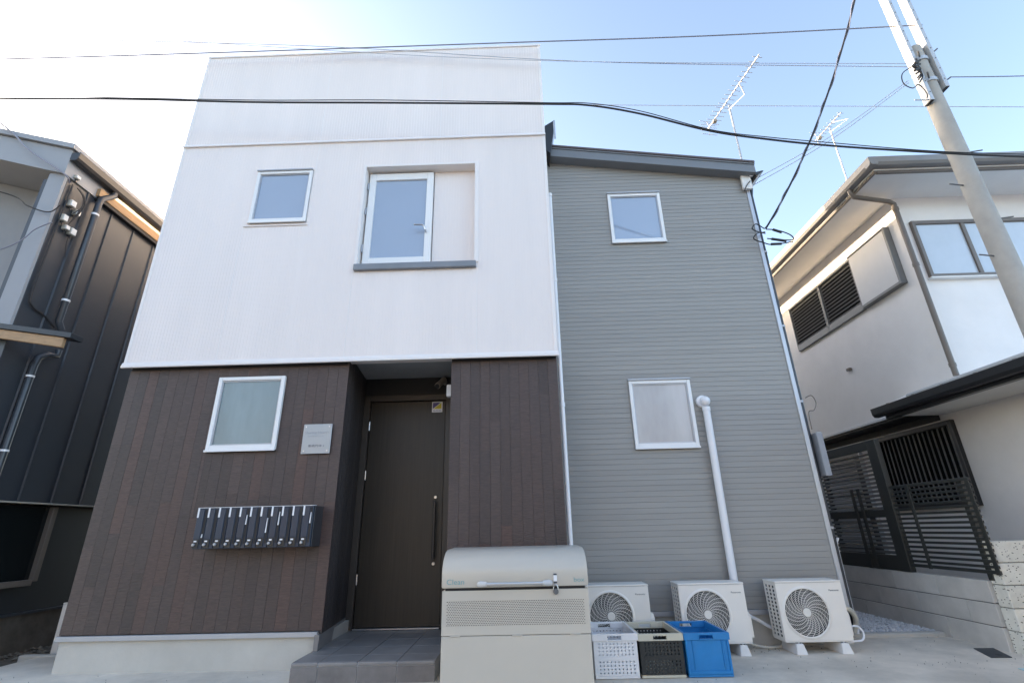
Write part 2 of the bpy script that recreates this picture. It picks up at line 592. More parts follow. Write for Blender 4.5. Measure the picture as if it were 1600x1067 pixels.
box('corner_trim', 'white_trim', H, WR - 0.036, WR, -0.006, 0.06, W0 + 0.03, WB - 0.021, 0.002)
box('corner_trim', 'white_trim', H, WR - 0.036, WR, -0.006, 0.06, WB + 0.021, WT - 0.02, 0.002)
box('corner_trim', 'white_trim', H, WL, WL + 0.031, -0.006, 0.06, W0 + 0.03, WT - 0.02, 0.002)
MB().prism([(-0.022, WB - 0.022), (-0.022, WB - 0.008), (-0.006, WB + 0.02), (0.02, WB + 0.02), (0.02, WB - 0.022)], 'x', WL - 0.002, WR + 0.002).build('band_trim', 'white_trim', H)
MB().prism([(-0.012, WT - 0.025), (-0.012, WT), (4.02, WT), (4.02, WT - 0.025)], 'x', WL - 0.004, WR + 0.004).build('parapet_cap', 'white_trim', H)
MB().prism([(-0.020, W0), (-0.020, W0 + 0.022), (-0.010, W0 + 0.045), (0.03, W0 + 0.045), (0.03, W0)], 'x', WL - 0.004, WR + 0.004).build('bottom_trim', 'white_trim', H)
box('bottom_trim', 'white_trim', H, WL - 0.006, WR + 0.006, -0.026, 0.0, W0 - 0.012, W0 + 0.014, 0.003)


def window(parent, x0, x1, z0, z1, yf, mpane, hood=None, depth=0.06, wb=0.05):
    """fixed window: frame, inner bead and pane"""
    f = frame_bars(MB(), x0, x1, z0, z1, 0.036, yf, yf + depth, wb=wb).build('window', 'alu_white', parent, 0.003)
    frame_bars(MB(), x0 + 0.036, x1 - 0.036, z0 + wb, z1 - 0.036, 0.012, yf + 0.014, yf + depth).build('bead', 'alu', f)
    box('pane', mpane, f, x0 + 0.04, x1 - 0.04, yf + 0.026, yf + depth - 0.004, z0 + wb + 0.004, z1 - 0.04)
    box('sill', 'alu_white', f, x0 - 0.004, x1 + 0.004, yf - 0.014, yf + 0.002, z0 - 0.012, z0 + 0.008, 0.002)
    if hood:
        box('drip_cap', hood, f, x0 - 0.004, x1 + 0.004, yf - 0.016, yf + 0.012, z1 + 0.002, z1 + 0.018, 0.002)
    return f


window(H, UPWIN[0], UPWIN[1], UPWIN[2], UPWIN[3], -0.018, 'pane_sky', 'alu', depth=0.032)
box('window_flashing', 'white_trim', H, UPWIN[0] - 0.05, UPWIN[1] + 0.03, -0.014, 0.0, UPWIN[2] - 0.05, UPWIN[2] - 0.036, 0.002)

for (jx, ja, jb) in ((-1.80, W0 + 0.046, REC[2] - 0.08), (-3.115, W0 + 0.046, UPWIN[2] - 0.06), (-0.44, W0 + 0.046, REC[2] - 0.08), (-2.38, UPWIN[3] + 0.03, WB - 0.024), (-2.38, WB + 0.022, WT - 0.03), (-0.9, WB + 0.022, WT - 0.03)):
    box('panel_joint', 'white_trim', H, jx - 0.004, jx + 0.004, -0.0022, 0.004, ja, jb, 0.001)
# recess with the upstairs door
rv = MB()
rv.box(REC[0] - 0.03, REC[0], -0.012, 0.155, REC[2], REC[3] + 0.03)
rv.box(REC[1], REC[1] + 0.045, -0.012, 0.155, REC[2], REC[3] + 0.03)
rv.box(REC[0], REC[1], -0.010, 0.155, REC[3], REC[3] + 0.03)
rv.build('recess_frame', 'white_trim', H, 0.002)
ribbed('recess_panel', [(-0.965, REC[1], REC[2], REC[3])], 0.125, 'white_siding', H)
box('recess_sill', 'sill_grey', H, REC[0] - 0.02, REC[1] + 0.02, -0.045, 0.156, REC[2] - 0.075, REC[2] - 0.002, 0.004)
GD = (-1.745, -0.975, 3.80, 5.095)
gd = frame_bars(MB(), GD[0], GD[1], GD[2], GD[3], 0.078, 0.085, 0.15, wb=0.13, wt=0.095).build('glass_door', 'alu_white', H, 0.004)
box('pane', 'pane_sky', gd, GD[0] + 0.074, GD[1] - 0.074, 0.108, 0.135, GD[2] + 0.126, GD[3] - 0.091)
MB().tube([(-1.035, 0.09, 4.245), (-1.035, 0.035, 4.255), (-1.045, 0.03, 4.29), (-1.07, 0.03, 4.312), (-1.165, 0.03, 4.316)], 0.011, 8).build('lever_handle', 'steel', gd, smooth=True)
for z in (4.05, 4.55, 4.9):
    MB().tube([(-1.752, 0.075, z - 0.045), (-1.752, 0.075, z + 0.045)], 0.009, 8).build('hinge', 'alu', gd, smooth=True)

# dark ground floor: plank cladding
YD = 0.06
DL, DR, ZB = -4.022, -1.752, 0.282
RL, RR = -0.702, 0.372
box('lower_wall', 'plank_dark', H, DL + 0.004, DR - 0.1, YD + 0.022, 4.0, 0.1, W0 + 0.06)
box('lower_wall', 'plank_dark', H, RL + 0.004, RR - 0.004, YD + 0.022, 4.0, 0.1, W0 + 0.06)
box('shadow_gap', 'black', H, DL + 0.01, DR - 0.002, YD + 0.004, YD + 0.02, W0 - 0.02, W0 + 0.06)
box('shadow_gap', 'black', H, RL + 0.004, RR - 0.004, YD + 0.004, YD + 0.02, W0 - 0.02, W0 + 0.06)
LWIN = (-3.060, -2.383, 1.816, 2.554)


def planks(x0, x1, z0, z1, n, holes, m='plank'):
    w = (x1 - x0) / n
    for i in range(n):
        a, b = x0 + i * w, x0 + (i + 1) * w
        cuts = [z0]
        z = z0 + random.uniform(0.3, 1.5)
        while z < z1 - 0.2:
            cuts.append(z)
            z += random.uniform(0.8, 1.7)
        cuts.append(z1)
        for q0, q1 in zip(cuts, cuts[1:]):
            for (p0, p1, s0, s1) in minus(a + 0.0007, b - 0.0007, q0 + 0.0001, q1 - 0.0001, holes):
                if p1 - p0 < 0.004 or s1 - s0 < 0.004:
                    continue
                dy = random.uniform(-0.0008, 0.0008)
                box('plank', m, H, p0, p1, YD + dy, YD + 0.02, s0, s1, 0.0010)


planks(DL, DR, ZB + 0.003, W0 - 0.022, 22, [(LWIN[0] - 0.002, LWIN[1] + 0.002, LWIN[2] - 0.014, LWIN[3] + 0.002)])
planks(RL, RR, 0.20, W0 - 0.022, 11, [])
window(H, LWIN[0], LWIN[1], LWIN[2], LWIN[3], YD - 0.03, 'pane_frost', None, depth=0.045, wb=0.05)
box('foundation', 'foundation', H, DL + 0.012, -1.80, YD + 0.014, 3.95, -0.1, 0.236)
box('foundation', 'foundation', H, RL + 0.01, RR - 0.01, YD + 0.014, 3.95, -0.1, 0.19)
box('base_trim', 'alu', H, DL - 0.01, DR - 0.03, YD - 0.02, YD + 0.05, 0.240, 0.278, 0.002)

# entrance recess
DY = 0.93
side = [(DR, YD), (-1.845, DY)]
for i in range(9):
    t0, t1 = i / 9 + 0.003, (i + 1) / 9 - 0.003
    xa, ya = side[0][0] + (side[1][0] - side[0][0]) * t0, side[0][1] + (side[1][1] - side[0][1]) * t0
    xb, yb = side[0][0] + (side[1][0] - side[0][0]) * t1, side[0][1] + (side[1][1] - side[0][1]) * t1
    MB().hexa([(xa - 0.02, ya, 0.26), (xa, ya, 0.26), (xb, yb, 0.26), (xb - 0.02, yb, 0.26),
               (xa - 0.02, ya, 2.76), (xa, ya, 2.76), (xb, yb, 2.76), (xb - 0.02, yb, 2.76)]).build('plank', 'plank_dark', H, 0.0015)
box('recess_ceiling', 'soffit', H, DR - 0.15, RL - 0.002, 0.03, DY + 0.15, 2.765, 2.785)
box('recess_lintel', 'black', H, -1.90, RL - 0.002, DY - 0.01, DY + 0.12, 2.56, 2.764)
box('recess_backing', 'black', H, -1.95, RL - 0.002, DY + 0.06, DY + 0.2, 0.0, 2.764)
fr = MB()
fr.box(-1.842, -1.768, DY - 0.03, DY + 0.05, 0.145, 2.555)
fr.box(-0.885, -0.80, DY - 0.03, DY + 0.05, 0.145, 2.555)
fr.box(-1.768, -0.885, DY - 0.028, DY + 0.05, 2.485, 2.555)
frame = fr.build('door_frame', 'door_frame', H, 0.004)
box('threshold', 'steel', frame, -1.76, -0.89, DY - 0.035, DY + 0.03, 0.142, 0.158, 0.003)
leaf = box('entrance_door', 'door', H, -1.762, -0.891, DY + 0.004, DY + 0.045, 0.162, 2.478, 0.003)
box('pull_bar', 'black_metal', leaf, -0.985, -0.957, DY - 0.058, DY - 0.036, 0.78, 1.36, 0.006)
for z in (0.80, 1.34):
    MB().tube([(-0.971, DY - 0.037, z), (-0.971, DY + 0.004, z)], 0.009, 8).build('bar_bracket', 'black_metal', leaf, smooth=True)
for z in (0.735, 1.40):
    MB().disc((-0.971, DY - 0.012, z), 0.017, 'y', 0.016, 16).build('lock_cylinder', 'steel', leaf, 0.003, smooth=True)
for z in (0.6, 1.65, 2.2):
    MB().tube([(-1.765, DY - 0.004, z - 0.05), (-1.765, DY - 0.004, z + 0.05)], 0.008, 8).build('hinge', 'steel', leaf, smooth=True)

# porch with its tiles
porch = box('porch', 'grout', H, -1.806, -0.71, -0.351, DY + 0.02, -0.05, 0.132)
xs = [-1.81, -1.60, -1.297, -0.997, -0.706]
ys = [-0.325, -0.115, 0.185, 0.485, 0.785, 0.925]
for i in range(4):
    for j in range(5):
        box('floor_tile', 'tile', porch, xs[i] + 0.003, xs[i + 1] - 0.003, ys[j] + 0.003, ys[j + 1] - 0.003, 0.120, 0.138 + random.uniform(-0.0008, 0.0008), 0.0015)
    box('nosing_tile', 'tile', porch, xs[i] + 0.0025, xs[i + 1] - 0.0025, -0.358, -0.328, 0.110, 0.139, 0.008, seg=2)
    box('riser_tile', 'tile_face', porch, xs[i] + 0.0025, xs[i + 1] - 0.0025, -0.356, -0.345, -0.04, 0.107, 0.0015)
sk = MB()
sk.hexa([(-1.80, 0.03, 0.138), (-1.762, 0.03, 0.138), (-1.84, 0.92, 0.138), (-1.87, 0.92, 0.138),
         (-1.80, 0.03, 0.258), (-1.757, 0.03, 0.258), (-1.837, 0.92, 0.258), (-1.87, 0.92, 0.258)])
sk.build('skirting_tile', 'tile', porch, 0.002)

# white corner downpipe
dp = MB().tube([(0.408, 0.13, 0.15), (0.408, 0.13, 4.74)], 0.022, 14).build('downpipe', 'pvc', H, smooth=True)
for z in (0.72, 2.2, 3.6, 4.73):
    MB().tube([(0.408, 0.13, z - 0.02), (0.408, 0.13, z + 0.02)], 0.027, 14).build('pipe_collar', 'pvc', dp, smooth=True)

# grey wing
YG = 0.615
GL, GR = 0.30, 3.03
FSL = 0.145                                  # roof fall to the right


def zf(x):
    return 5.625 - FSL * (x - 0.45)


GW1 = (1.189, 1.861, 4.345, 5.074)
GW2 = (1.193, 1.870, 1.820, 2.560)
MB().prism([(GL, 0.1), (GR - 0.03, 0.1), (GR - 0.03, zf(GR)), (GL, zf(GL))], 'y', YG + 0.02, 8.8).build('wing_wall', 'grey_siding', H)
rowh = 0.0545
z = 0.30
holes = [(GW1[0] - 0.002, GW1[1] + 0.002, GW1[2] - 0.014, GW1[3] + 0.02), (GW2[0] - 0.002, GW2[1] + 0.002, GW2[2] - 0.014, GW2[3] + 0.02)]
while z < zf(GL) - 0.02:
    x1 = GR - 0.045
    if z + rowh > zf(x1) + 0.05:
        x1 = min(x1, 0.45 + (5.675 - z - rowh) / FSL)
    if x1 > GL + 0.1:
        for (p0, p1, s0, s1) in minus(GL, x1, z, z + rowh, holes):
            h = s1 - s0
            if h < 0.01:
                continue
            ch = min(0.004, h * 0.4)
            MB().prism([(YG, s0 + 0.0006), (YG + 0.019, s0 + 0.0002), (YG + 0.019, s1 - 0.0005), (YG + 0.0035, s1 - 0.0002), (YG + 0.003, s1 - ch * 0.4), (YG, s1 - ch)], 'x', p0, p1).build('siding_board', 'grey_siding', H)
    z += rowh
window(H, GW1[0], GW1[1], GW1[2], GW1[3], YG - 0.025, 'pane_sky', 'alu', depth=0.043)
window(H, GW2[0], GW2[1], GW2[2], GW2[3], YG - 0.025, 'pane_frost_grey', 'alu', depth=0.043)
box('corner_trim', 'alu', H, GR - 0.044, GR, YG - 0.014, YG + 0.08, 0.275, zf(GR) - 0.02, 0.004)
box('base_trim', 'alu', H, GL, GR - 0.004, YG - 0.018, YG + 0.018, 0.255, 0.297, 0.002)
box('foundation', 'foundation', H, GL, GR - 0.03, YG + 0.008, 8.7, -0.1, 0.256)
# sloping roof edge
ya, yb = 0.47, 9.0
xL, xR = 0.40, 3.09
for nm, m, d0, d1, yy, ye in (('fascia', 'grey_fascia', 0.0, 0.135, ya, ya + 0.16), ('fascia_cap', 'roof_brown', 0.142, 0.172, ya - 0.025, ya + 0.17), ('roof', 'roof_brown', 0.005, 0.05, ya + 0.165, yb)):
    MB().hexa([(xL, yy, zf(xL) + d0), (xR, yy, zf(xR) + d0), (xR, ye, zf(xR) + d0), (xL, ye, zf(xL) + d0),
               (xL, yy, zf(xL) + d1), (xR, yy, zf(xR) + d1), (xR, ye, zf(xR) + d1), (xL, ye, zf(xL) + d1)]).build(nm, m, H, 0.003)
MB().hexa([(xL, ya - 0.012, zf(xL) + 0.122), (xR, ya - 0.012, zf(xR) + 0.122), (xR, ya + 0.02, zf(xR) + 0.122), (xL, ya + 0.02, zf(xL) + 0.122),
           (xL, ya - 0.012, zf(xL) + 0.142), (xR, ya - 0.012, zf(xR) + 0.142), (xR, ya + 0.02, zf(xR) + 0.142), (xL, ya + 0.02, zf(xL) + 0.142)]).build('drip_edge', 'grey_fascia', H)
# eave gutters at both ends of the wing roof
MB().prism([(3.09, zf(3.09) - 0.02), (3.13, zf(3.09) - 0.01), (3.21, zf(3.09) + 0.05), (3.19, zf(3.09) + 0.055), (3.09, zf(3.09) + 0.03)], 'y', ya + 0.03, yb).build('gutter', 'gutter_black', H, 0.003)
ug = MB().prism([(0.405, 5.64), (0.47, 5.56), (0.555, 6.10), (0.545, 6.12), (0.405, 6.02)], 'y', 0.36, 3.2).build('upper_gutter', 'gutter_black', H, 0.003)
box('gutter_bracket', 'alu', ug, 0.528, 0.552, 0.352, 0.359, 5.80, 6.11)
rd = MB().tube([(3.085, 0.70, 0.12), (3.085, 0.70, 5.05), (3.12, 0.72, 5.18)], 0.024, 10).build('side_downpipe', 'pipe_dark', H, smooth=True)
for z in (1.0, 2.3, 3.2, 4.2):
    MB().tube([(3.085, 0.70, z - 0.012), (3.085, 0.70, z + 0.012)], 0.030, 10).build('pipe_clip', 'alu', rd, smooth=True)

# ------------------------------------------------------------------ things on the house front
np_ = thing('nameplate', 'square silver metal nameplate screwed to the dark planks beside the entrance', 'nameplate', (-1.987, 0.05, 1.766))
box('panel', 'plate', np_, -2.125, -1.849, 0.034, 0.046, 1.766, 2.050, 0.002)
for x in (-2.10, -1.874):
    for z in (1.792, 2.024):
        MB().disc((x, 0.028, z), 0.0065, 'y', 0.03, 12).build('screw', 'steel', np_, smooth=True)
MT['engraved'] = mat('engraved', (0.30, 0.32, 0.36), rough=0.5)
MT['engraved_dark'] = mat('engraved_dark', (0.13, 0.14, 0.17), rough=0.5)
text('lettering', "Sharing Heart's", 'engraved', np_, (-2.105, 0.0335, 1.955), 0.038, 0.235)
text('lettering', "シェアリング  ハーツ", 'engraved', np_, (-2.075, 0.0335, 1.928), 0.014, 0.15)
text('lettering', "新高円寺 1", 'engraved_dark', np_, (-2.06, 0.0335, 1.830), 0.027, 0.15)
box('engraved_line', 'engraved', np_, -2.045, -1.945, 0.0330, 0.0345, 1.868, 1.8695)

MBX = thing('mailbox_bank', 'bank of eleven narrow navy mailboxes mounted on the dark plank wall', 'mailboxes', (-2.36, 0.0, 0.945))
x0, n, pw = -2.888, 11, 0.0938
x1 = x0 + n * pw
box('casing', 'mail_side', MBX, x0 - 0.002, x1 + 0.004, -0.125, 0.058, 0.948, 1.285, 0.003)
box('top_edge', 'label_white', MBX, x0 - 0.002, x1 + 0.004, -0.152, -0.10, 1.2855, 1.289)
for i in range(n):
    a = x0 + i * pw
    b = box('mailbox', 'mail_navy', MBX, a + 0.002, a + pw - 0.003, -0.149, -0.126, 0.952, 1.284, 0.003)
    box('door_flap', 'mail_navy', b, a + 0.004, a + 0.060, -0.157, -0.1492, 1.03, 1.275, 0.002)
    box('slot', 'black', b, a + 0.066, a + 0.085, -0.1505, -0.1491, 0.985, 1.27)
    box('name_label', 'label_white', b, a + 0.004, a + 0.019, -0.1595, -0.1572, 1.205, 1.284)
    box('dial_plate', 'black_metal', b, a + 0.006, a + 0.058, -0.158, -0.1492, 0.96, 1.025, 0.002)
    MB().disc((a + 0.022, -0.176, 0.985), 0.0115, 'y', 0.02, 14).build('dial_knob', 'alu', b, 0.003, smooth=True)
    box('index_tag', 'label_white', b, a + 0.018, a + 0.042, -0.1605, -0.1582, 1.006, 1.018)
for i, zz, hh, dx in ((4, 1.14, 0.08, 0.074), (6, 1.07, 0.12, 0.072), (7, 1.13, 0.11, 0.080), (10, 1.14, 0.09, 0.076), (0, 1.04, 0.03, 0.078)):
    a = x0 + i * pw + dx
    o = MB().hexa([(a - 0.008, -0.158, zz), (a + 0.002, -0.158, zz), (a + 0.002, -0.151, zz), (a - 0.008, -0.151, zz),
                   (a, -0.165, zz + hh), (a + 0.003, -0.165, zz + hh), (a + 0.003, -0.151, zz + hh), (a, -0.151, zz + hh)]).build('leaflet', 'label_white')
    tag(o, ['white paper edge low in the leftmost mailbox slot', '', '', '', 'white leaflet edge in the fifth mailbox from the left', '', 'white leaflet corner sticking out of the seventh mailbox from the left',
            'thin white leaflet edge in the eighth mailbox from the left', '', '', 'white leaflet edge in the rightmost mailbox'][i], 'leaflet', 'leaflets in the mailboxes')

sc_ = thing('security_camera', 'small tan tube security camera above the entrance door', 'camera', (-0.93, 0.86, 2.6))
MB().disc((-0.905, 0.86, 2.70), 0.032, 'y', 0.06, 16).build('mount', 'beige_box', sc_, 0.004, smooth=True)
MB().tube([(-0.905, 0.86, 2.70), (-0.905, 0.82, 2.70)], 0.013, 8).build('bracket', 'beige_box', sc_, smooth=True)
MB().tube([(-0.90, 0.85, 2.715), (-0.955, 0.72, 2.60)], 0.034, 16).build('housing', 'camera_tan', sc_, smooth=True)
MB().tube([(-0.955, 0.72, 2.60), (-0.957, 0.715, 2.596)], 0.028, 16).build('lens', 'black_metal', sc_, smooth=True)
sb = tag(box('sensor_box', 'label_white', None, -0.80, -0.7035, 0.40, 0.47, 2.39, 2.52, 0.006, seg=2), 'small white sensor box in the corner beside the security camera', 'sensor')
st = thing('security_sticker', 'small square sticker with blue and yellow triangles on the entrance door', 'sticker', (-0.985, DY, 2.352))
box('backing', 'label_white', st, -1.047, -0.925, DY - 0.0004, DY + 0.0034, 2.345, 2.468)
MB().prism([(-1.038, 2.385), (-1.038, 2.459), (-0.945, 2.459)], 'y', DY - 0.0012, DY - 0.0002).build('blue_triangle', 'purple', st)
MB().prism([(-1.030, 2.385), (-0.936, 2.385), (-0.936, 2.459)], 'y', DY - 0.0013, DY - 0.0002).build('yellow_triangle', 'yellow', st)
text('lettering', 'ALSOK', 'purple', st, (-1.035, DY - 0.001, 2.355), 0.026, 0.098)

VP = thing('vent_pipe', 'white pipe with round cap rising up the grey wall behind the middle air conditioner', 'pipe', (1.985, 0.55, 0.35))
MB().tube([(1.972, 0.555, 0.35), (1.985, 0.555, 2.20)], 0.037, 16).build('pipe', 'pvc', VP, smooth=True)
MB().tube([(1.985, 0.555, 2.195), (1.985, 0.555, 2.235)], 0.042, 16).build('socket', 'pvc', VP, smooth=True)
MB().sphere((1.985, 0.553, 2.30), 0.054, 16, 10).build('elbow_cap', 'pvc', VP, smooth=True)
MB().disc((1.970, 0.575, 2.305), 0.066, 'y', 0.045, 20).build('wall_flange', 'pvc', VP, 0.008, smooth=True)

mb_ = thing('meter_box', 'slim pale utility box on the side edge of the grey wing', 'box', (3.14, 0.75, 1.47))
box('case', 'left_front', mb_, 3.11, 3.165, 0.60, 0.86, 1.50, 1.94, 0.006)
box('cover', 'left_front', mb_, 3.107, 3.168, 0.590, 0.5995, 1.495, 1.945, 0.003)

# ------------------------------------------------------------------ bin, crates
BN = thing('garbage_bin', 'large beige garbage storage bin with curved lid and perforated front', 'garbage bin', (-0.09, -0.45, 0))
bx0, bx1, by0, by1 = -0.607, 0.437, -0.75, -0.15
box('body', 'bin', BN, bx0 + 0.004, bx1 - 0.004, by0 + 0.02, by1, 0.05, 0.652, 0.006)
box('front_flap', 'bin', BN, bx0, bx1, by0, by0 + 0.019, 0.06, 0.361, 0.004)
pf = MB()
pf.box(bx0, bx1, by0, by0 + 0.016, 0.366, 0.422)
pf.box(bx0, bx1, by0, by0 + 0.016, 0.580, 0.645)
pf.box(bx0, bx0 + 0.03, by0, by0 + 0.016, 0.4221, 0.5799)
pf.box(bx1 - 0.03, bx1, by0, by0 + 0.016, 0.4221, 0.5799)
upper = pf.build('upper_panel', 'bin', BN)
vg = MB()
perforated(vg, bx0 + 0.0302, bx1 - 0.0302, 0.4223, 0.5797, 62, 15, 0.0095, 0.0042,
           lambda m, a, b, c, d: m.box(a, b, by0 + 0.001, by0 + 0.006, c, d) if b - a > 0.0005 else None, stagger=True)
vg = vg.build('vent_grille', 'bin', upper)
vg['kind'] = 'stuff'
box('grille_backing', 'ac_dark', upper, bx0 + 0.031, bx1 - 0.031, by0 + 0.012, by0 + 0.0155, 0.4225, 0.5795)
prof = [(by0 - 0.008, 0.662)]
for k in range(0, 11):
    t = k / 10 * math.pi / 2
    prof.append((by0 - 0.008 + 0.26 * (1 - math.cos(t)), 0.755 + 0.158 * math.sin(t)))
prof += [(by1 + 0.02, 0.916), (by1 + 0.02, 0.662)]
lid = MB().prism(prof, 'x', bx0 - 0.006, bx1 + 0.006).build('lid', 'bin', BN, 0.012, smooth=True, seg=2)
box('lid_gap', 'black', BN, bx0 + 0.02, bx1 - 0.02, by0 + 0.012, by1 - 0.05, 0.640, 0.668)
hb = MB().tube([(-0.30, by0 - 0.052, 0.690), (0.13, by0 - 0.052, 0.690)], 0.010, 12).build('handle_bar', 'steel', BN, smooth=True)
for sx, a, b in ((-1, -0.345, -0.285), (1, 0.115, 0.175)):
    MB().tube([(a if sx < 0 else b, by0 - 0.02, 0.686), ((a + b) / 2 - sx * -0.012, by0 - 0.04, 0.689), (b if sx < 0 else a, by0 - 0.052, 0.690)], [0.016, 0.021, 0.016], 12).build('handle_end', 'bin_cap', hb, smooth=True)
for x in (-0.51, -0.075, 0.33):
    MB().tube([(x - 0.035, by0 - 0.003, 0.3635), (x + 0.035, by0 - 0.003, 0.3635)], 0.005, 8).build('hinge', 'bin', BN, smooth=True)
text('lettering', 'Clean', 'teal', BN, (-0.575, by0 - 0.0095, 0.687), 0.05, 0.125)
text('lettering', 'box', 'teal', BN, (0.34, by0 - 0.0095, 0.690), 0.042, 0.075)
for x in (bx0 + 0.06, bx1 - 0.03):
    cs = MB().disc((x - 0.012, by0 + 0.05, 0.026), 0.026, 'x', 0.024, 16).build('caster', 'black_metal', BN, 0.003, smooth=True)
    box('caster_fork', 'steel', cs, x - 0.018, x + 0.018, by0 + 0.02, by0 + 0.08, 0.045, 0.062)
    cs = MB().disc((x - 0.012, by1 - 0.08, 0.026), 0.026, 'x', 0.024, 16).build('caster', 'black_metal', BN, 0.003, smooth=True)
PL = thing('padlock', 'dark combination padlock with white tag hanging from the garbage bin lid', 'padlock', (0.206, by0 - 0.02, 0.61))
box('tag_plate', 'label_white', PL, 0.194, 0.219, by0 - 0.016, by0 - 0.0085, 0.695, 0.735, 0.002)
box('tag_end', 'ac_text', PL, 0.195, 0.218, by0 - 0.015, by0 - 0.0085, 0.683, 0.694)
box('tag_end', 'ac_text', PL, 0.195, 0.218, by0 - 0.015, by0 - 0.0085, 0.736, 0.746)
MB().tube([(0.190 + 0.033 * (0.5 - 0.5 * math.cos(t)), by0 - 0.014, 0.645 + 0.03 * math.sin(t)) for t in [i / 10 * math.pi for i in range(11)]], 0.003, 6).build('shackle', 'steel', PL, smooth=True)
MB().disc((0.206, by0 - 0.022, 0.630), 0.019, 'y', 0.018, 16).build('body', 'fan', PL, 0.003, smooth=True)


def crate(name, label, xa, xb, ya_, yb_, h, mrim, mwall, mbase, holes, dark=None):
    c = thing(name, label, 'crate', ((xa + xb) / 2, (ya_ + yb_) / 2, 0), 'crates beside the garbage bin')
    w = xb - xa
    t = 0.010
    zr = h - 0.036
    # rim: four bars, front and back with a hand hole
    rim = MB()
    for (y0, y1) in ((ya_ - 0.008, ya_ + 0.014), (yb_ - 0.014, yb_ + 0.008)):
        hx0, hx1 = xa + w * 0.33, xa + w * 0.64
        rim.box(xa - 0.008, hx0, y0, y1, zr - 0.012, h)
        rim.box(hx1, xb + 0.008, y0, y1, zr - 0.012, h)
        rim.box(hx0, hx1, y0, y1, zr + 0.020, h)
        rim.box(hx0, hx1, y0, y1, zr - 0.012, zr - 0.004)
    rim.box(xa - 0.008, xa + 0.010, ya_ + 0.0145, yb_ - 0.0145, zr - 0.012, h)
    rim.box(xb - 0.010, xb + 0.008, ya_ + 0.0145, yb_ - 0.0145, zr - 0.012, h)
    rim.build('rim', mrim, c, 0.002)
    box('base', mbase, c, xa, xb, ya_, yb_, 0.003, 0.022, 0.003)
    for (y0, y1) in ((ya_, ya_ + t), (yb_ - t, yb_)):
        e = MB()
        zt, zb_ = zr - 0.013, 0.0225
        mid = zb_ + (zt - zb_) * 0.5
        if holes:
            put = lambda m, a, b, cc, d: m.box(a, b, y0, y1, cc, d)
            perforated(e, xa + 0.028, xb - 0.022, zb_ + 0.006, mid - 0.012, 10, 4, 0.0105, 0.0105, put)
            perforated(e, xa + 0.028, xb - 0.022, mid + 0.012, zt - 0.006, 10, 4, 0.0105, 0.0105, put)
            e.box(xa + 0.002, xa + 0.0278, y0, y1, zb_, zt)
            e.box(xb - 0.0218, xb - 0.002, y0, y1, zb_, zt)
            e.box(xa + 0.0281, xb - 0.0221, y0 - 0.002, y1 - 0.001, mid - 0.0118, mid + 0.0118)
            e.box(xa + 0.0281, xb - 0.0221, y0, y1, zt - 0.0058, zt)
            e.box(xa + 0.0281, xb - 0.0221, y0, y1, zb_, zb_ + 0.0058)
        else:
            e.box(xa + 0.002, xb - 0.002, y0 + 0.003, y1, zb_, zt)
            e.box(xa + 0.002, xa + 0.018, y0 - 0.005, y0 + 0.0029, zb_, zt)
            e.box(xb - 0.018, xb - 0.002, y0 - 0.005, y0 + 0.0029, zb_, zt)
            e.box(xa + 0.05, xa + 0.058, y0 - 0.004, y0 + 0.0029, zb_ + 0.03, zt)
            e.box(xb - 0.058, xb - 0.05, y0 - 0.004, y0 + 0.0029, zb_ + 0.03, zt)
            e.box(xa + 0.0182, xb - 0.0182, y0 - 0.006, y0 + 0.0029, zb_, zb_ + 0.022)
        e.build('end_wall', mwall, c, 0.0 if holes else 0.002)
    for (p0, p1) in ((xa, xa + t), (xb - t, xb)):
        e = MB()
        zt, zb_ = zr - 0.013, 0.0225
        y0, y1 = ya_ + t + 0.001, yb_ - t - 0.001
        mid = zb_ + (zt - zb_) * 0.5
        if holes:
            put = lambda m, a, b, cc, d: m.box(p0, p1, a, b, cc, d)
            perforated(e, y0 + 0.03, y1 - 0.03, zb_ + 0.006, mid - 0.012, 16, 4, 0.0105, 0.0105, put)
            perforated(e, y0 + 0.03, y1 - 0.03, mid + 0.012, zt - 0.006, 16, 4, 0.0105, 0.0105, put)
            e.box(p0, p1, y0, y0 + 0.0298, zb_, zt)
            e.box(p0, p1, y1 - 0.0298, y1, zb_, zt)
            e.box(p0, p1, y0 + 0.0301, y1 - 0.0301, mid - 0.0118, mid + 0.0118)
            e.box(p0, p1, y0 + 0.0301, y1 - 0.0301, zt - 0.0058, zt)
            e.box(p0, p1, y0 + 0.0301, y1 - 0.0301, zb_, zb_ + 0.0058)
        else:
            e.box(p0, p1, y0, y1, zb_, zt)
            for k in range(5):
                yy = y0 + (y1 - y0) * (k + 0.5) / 5
                e.box(p0 - 0.005, p0 - 0.0002, yy - 0.006, yy + 0.006, zb_, zt)
        e.build('side_wall', dark or mwall, c, 0.0 if holes else 0.002)
    return c


crate('folding_crate', 'white perforated plastic crate right beside the garbage bin', 0.490, 0.820, -0.375, 0.14, 0.295, 'crate_white', 'crate_white', 'crate_white', True)
crate('folding_crate', 'black perforated crate with cream rim between the white and blue crates', 0.836, 1.160, -0.375, 0.14, 0.290, 'crate_cream', 'crate_black', 'crate_cream', True)
crate('plastic_crate', 'solid blue plastic crate in front of the middle air conditioner', 1.180, 1.508, -0.375, 0.13, 0.290, 'crate_blue', 'crate_blue', 'crate_blue', False)

# ------------------------------------------------------------------ air conditioner outdoor units
AX0, AX1, AY0, AY1, AZ0, AZ1 = 2.223, 2.803, 0.267, 0.502, 0.088, 0.552


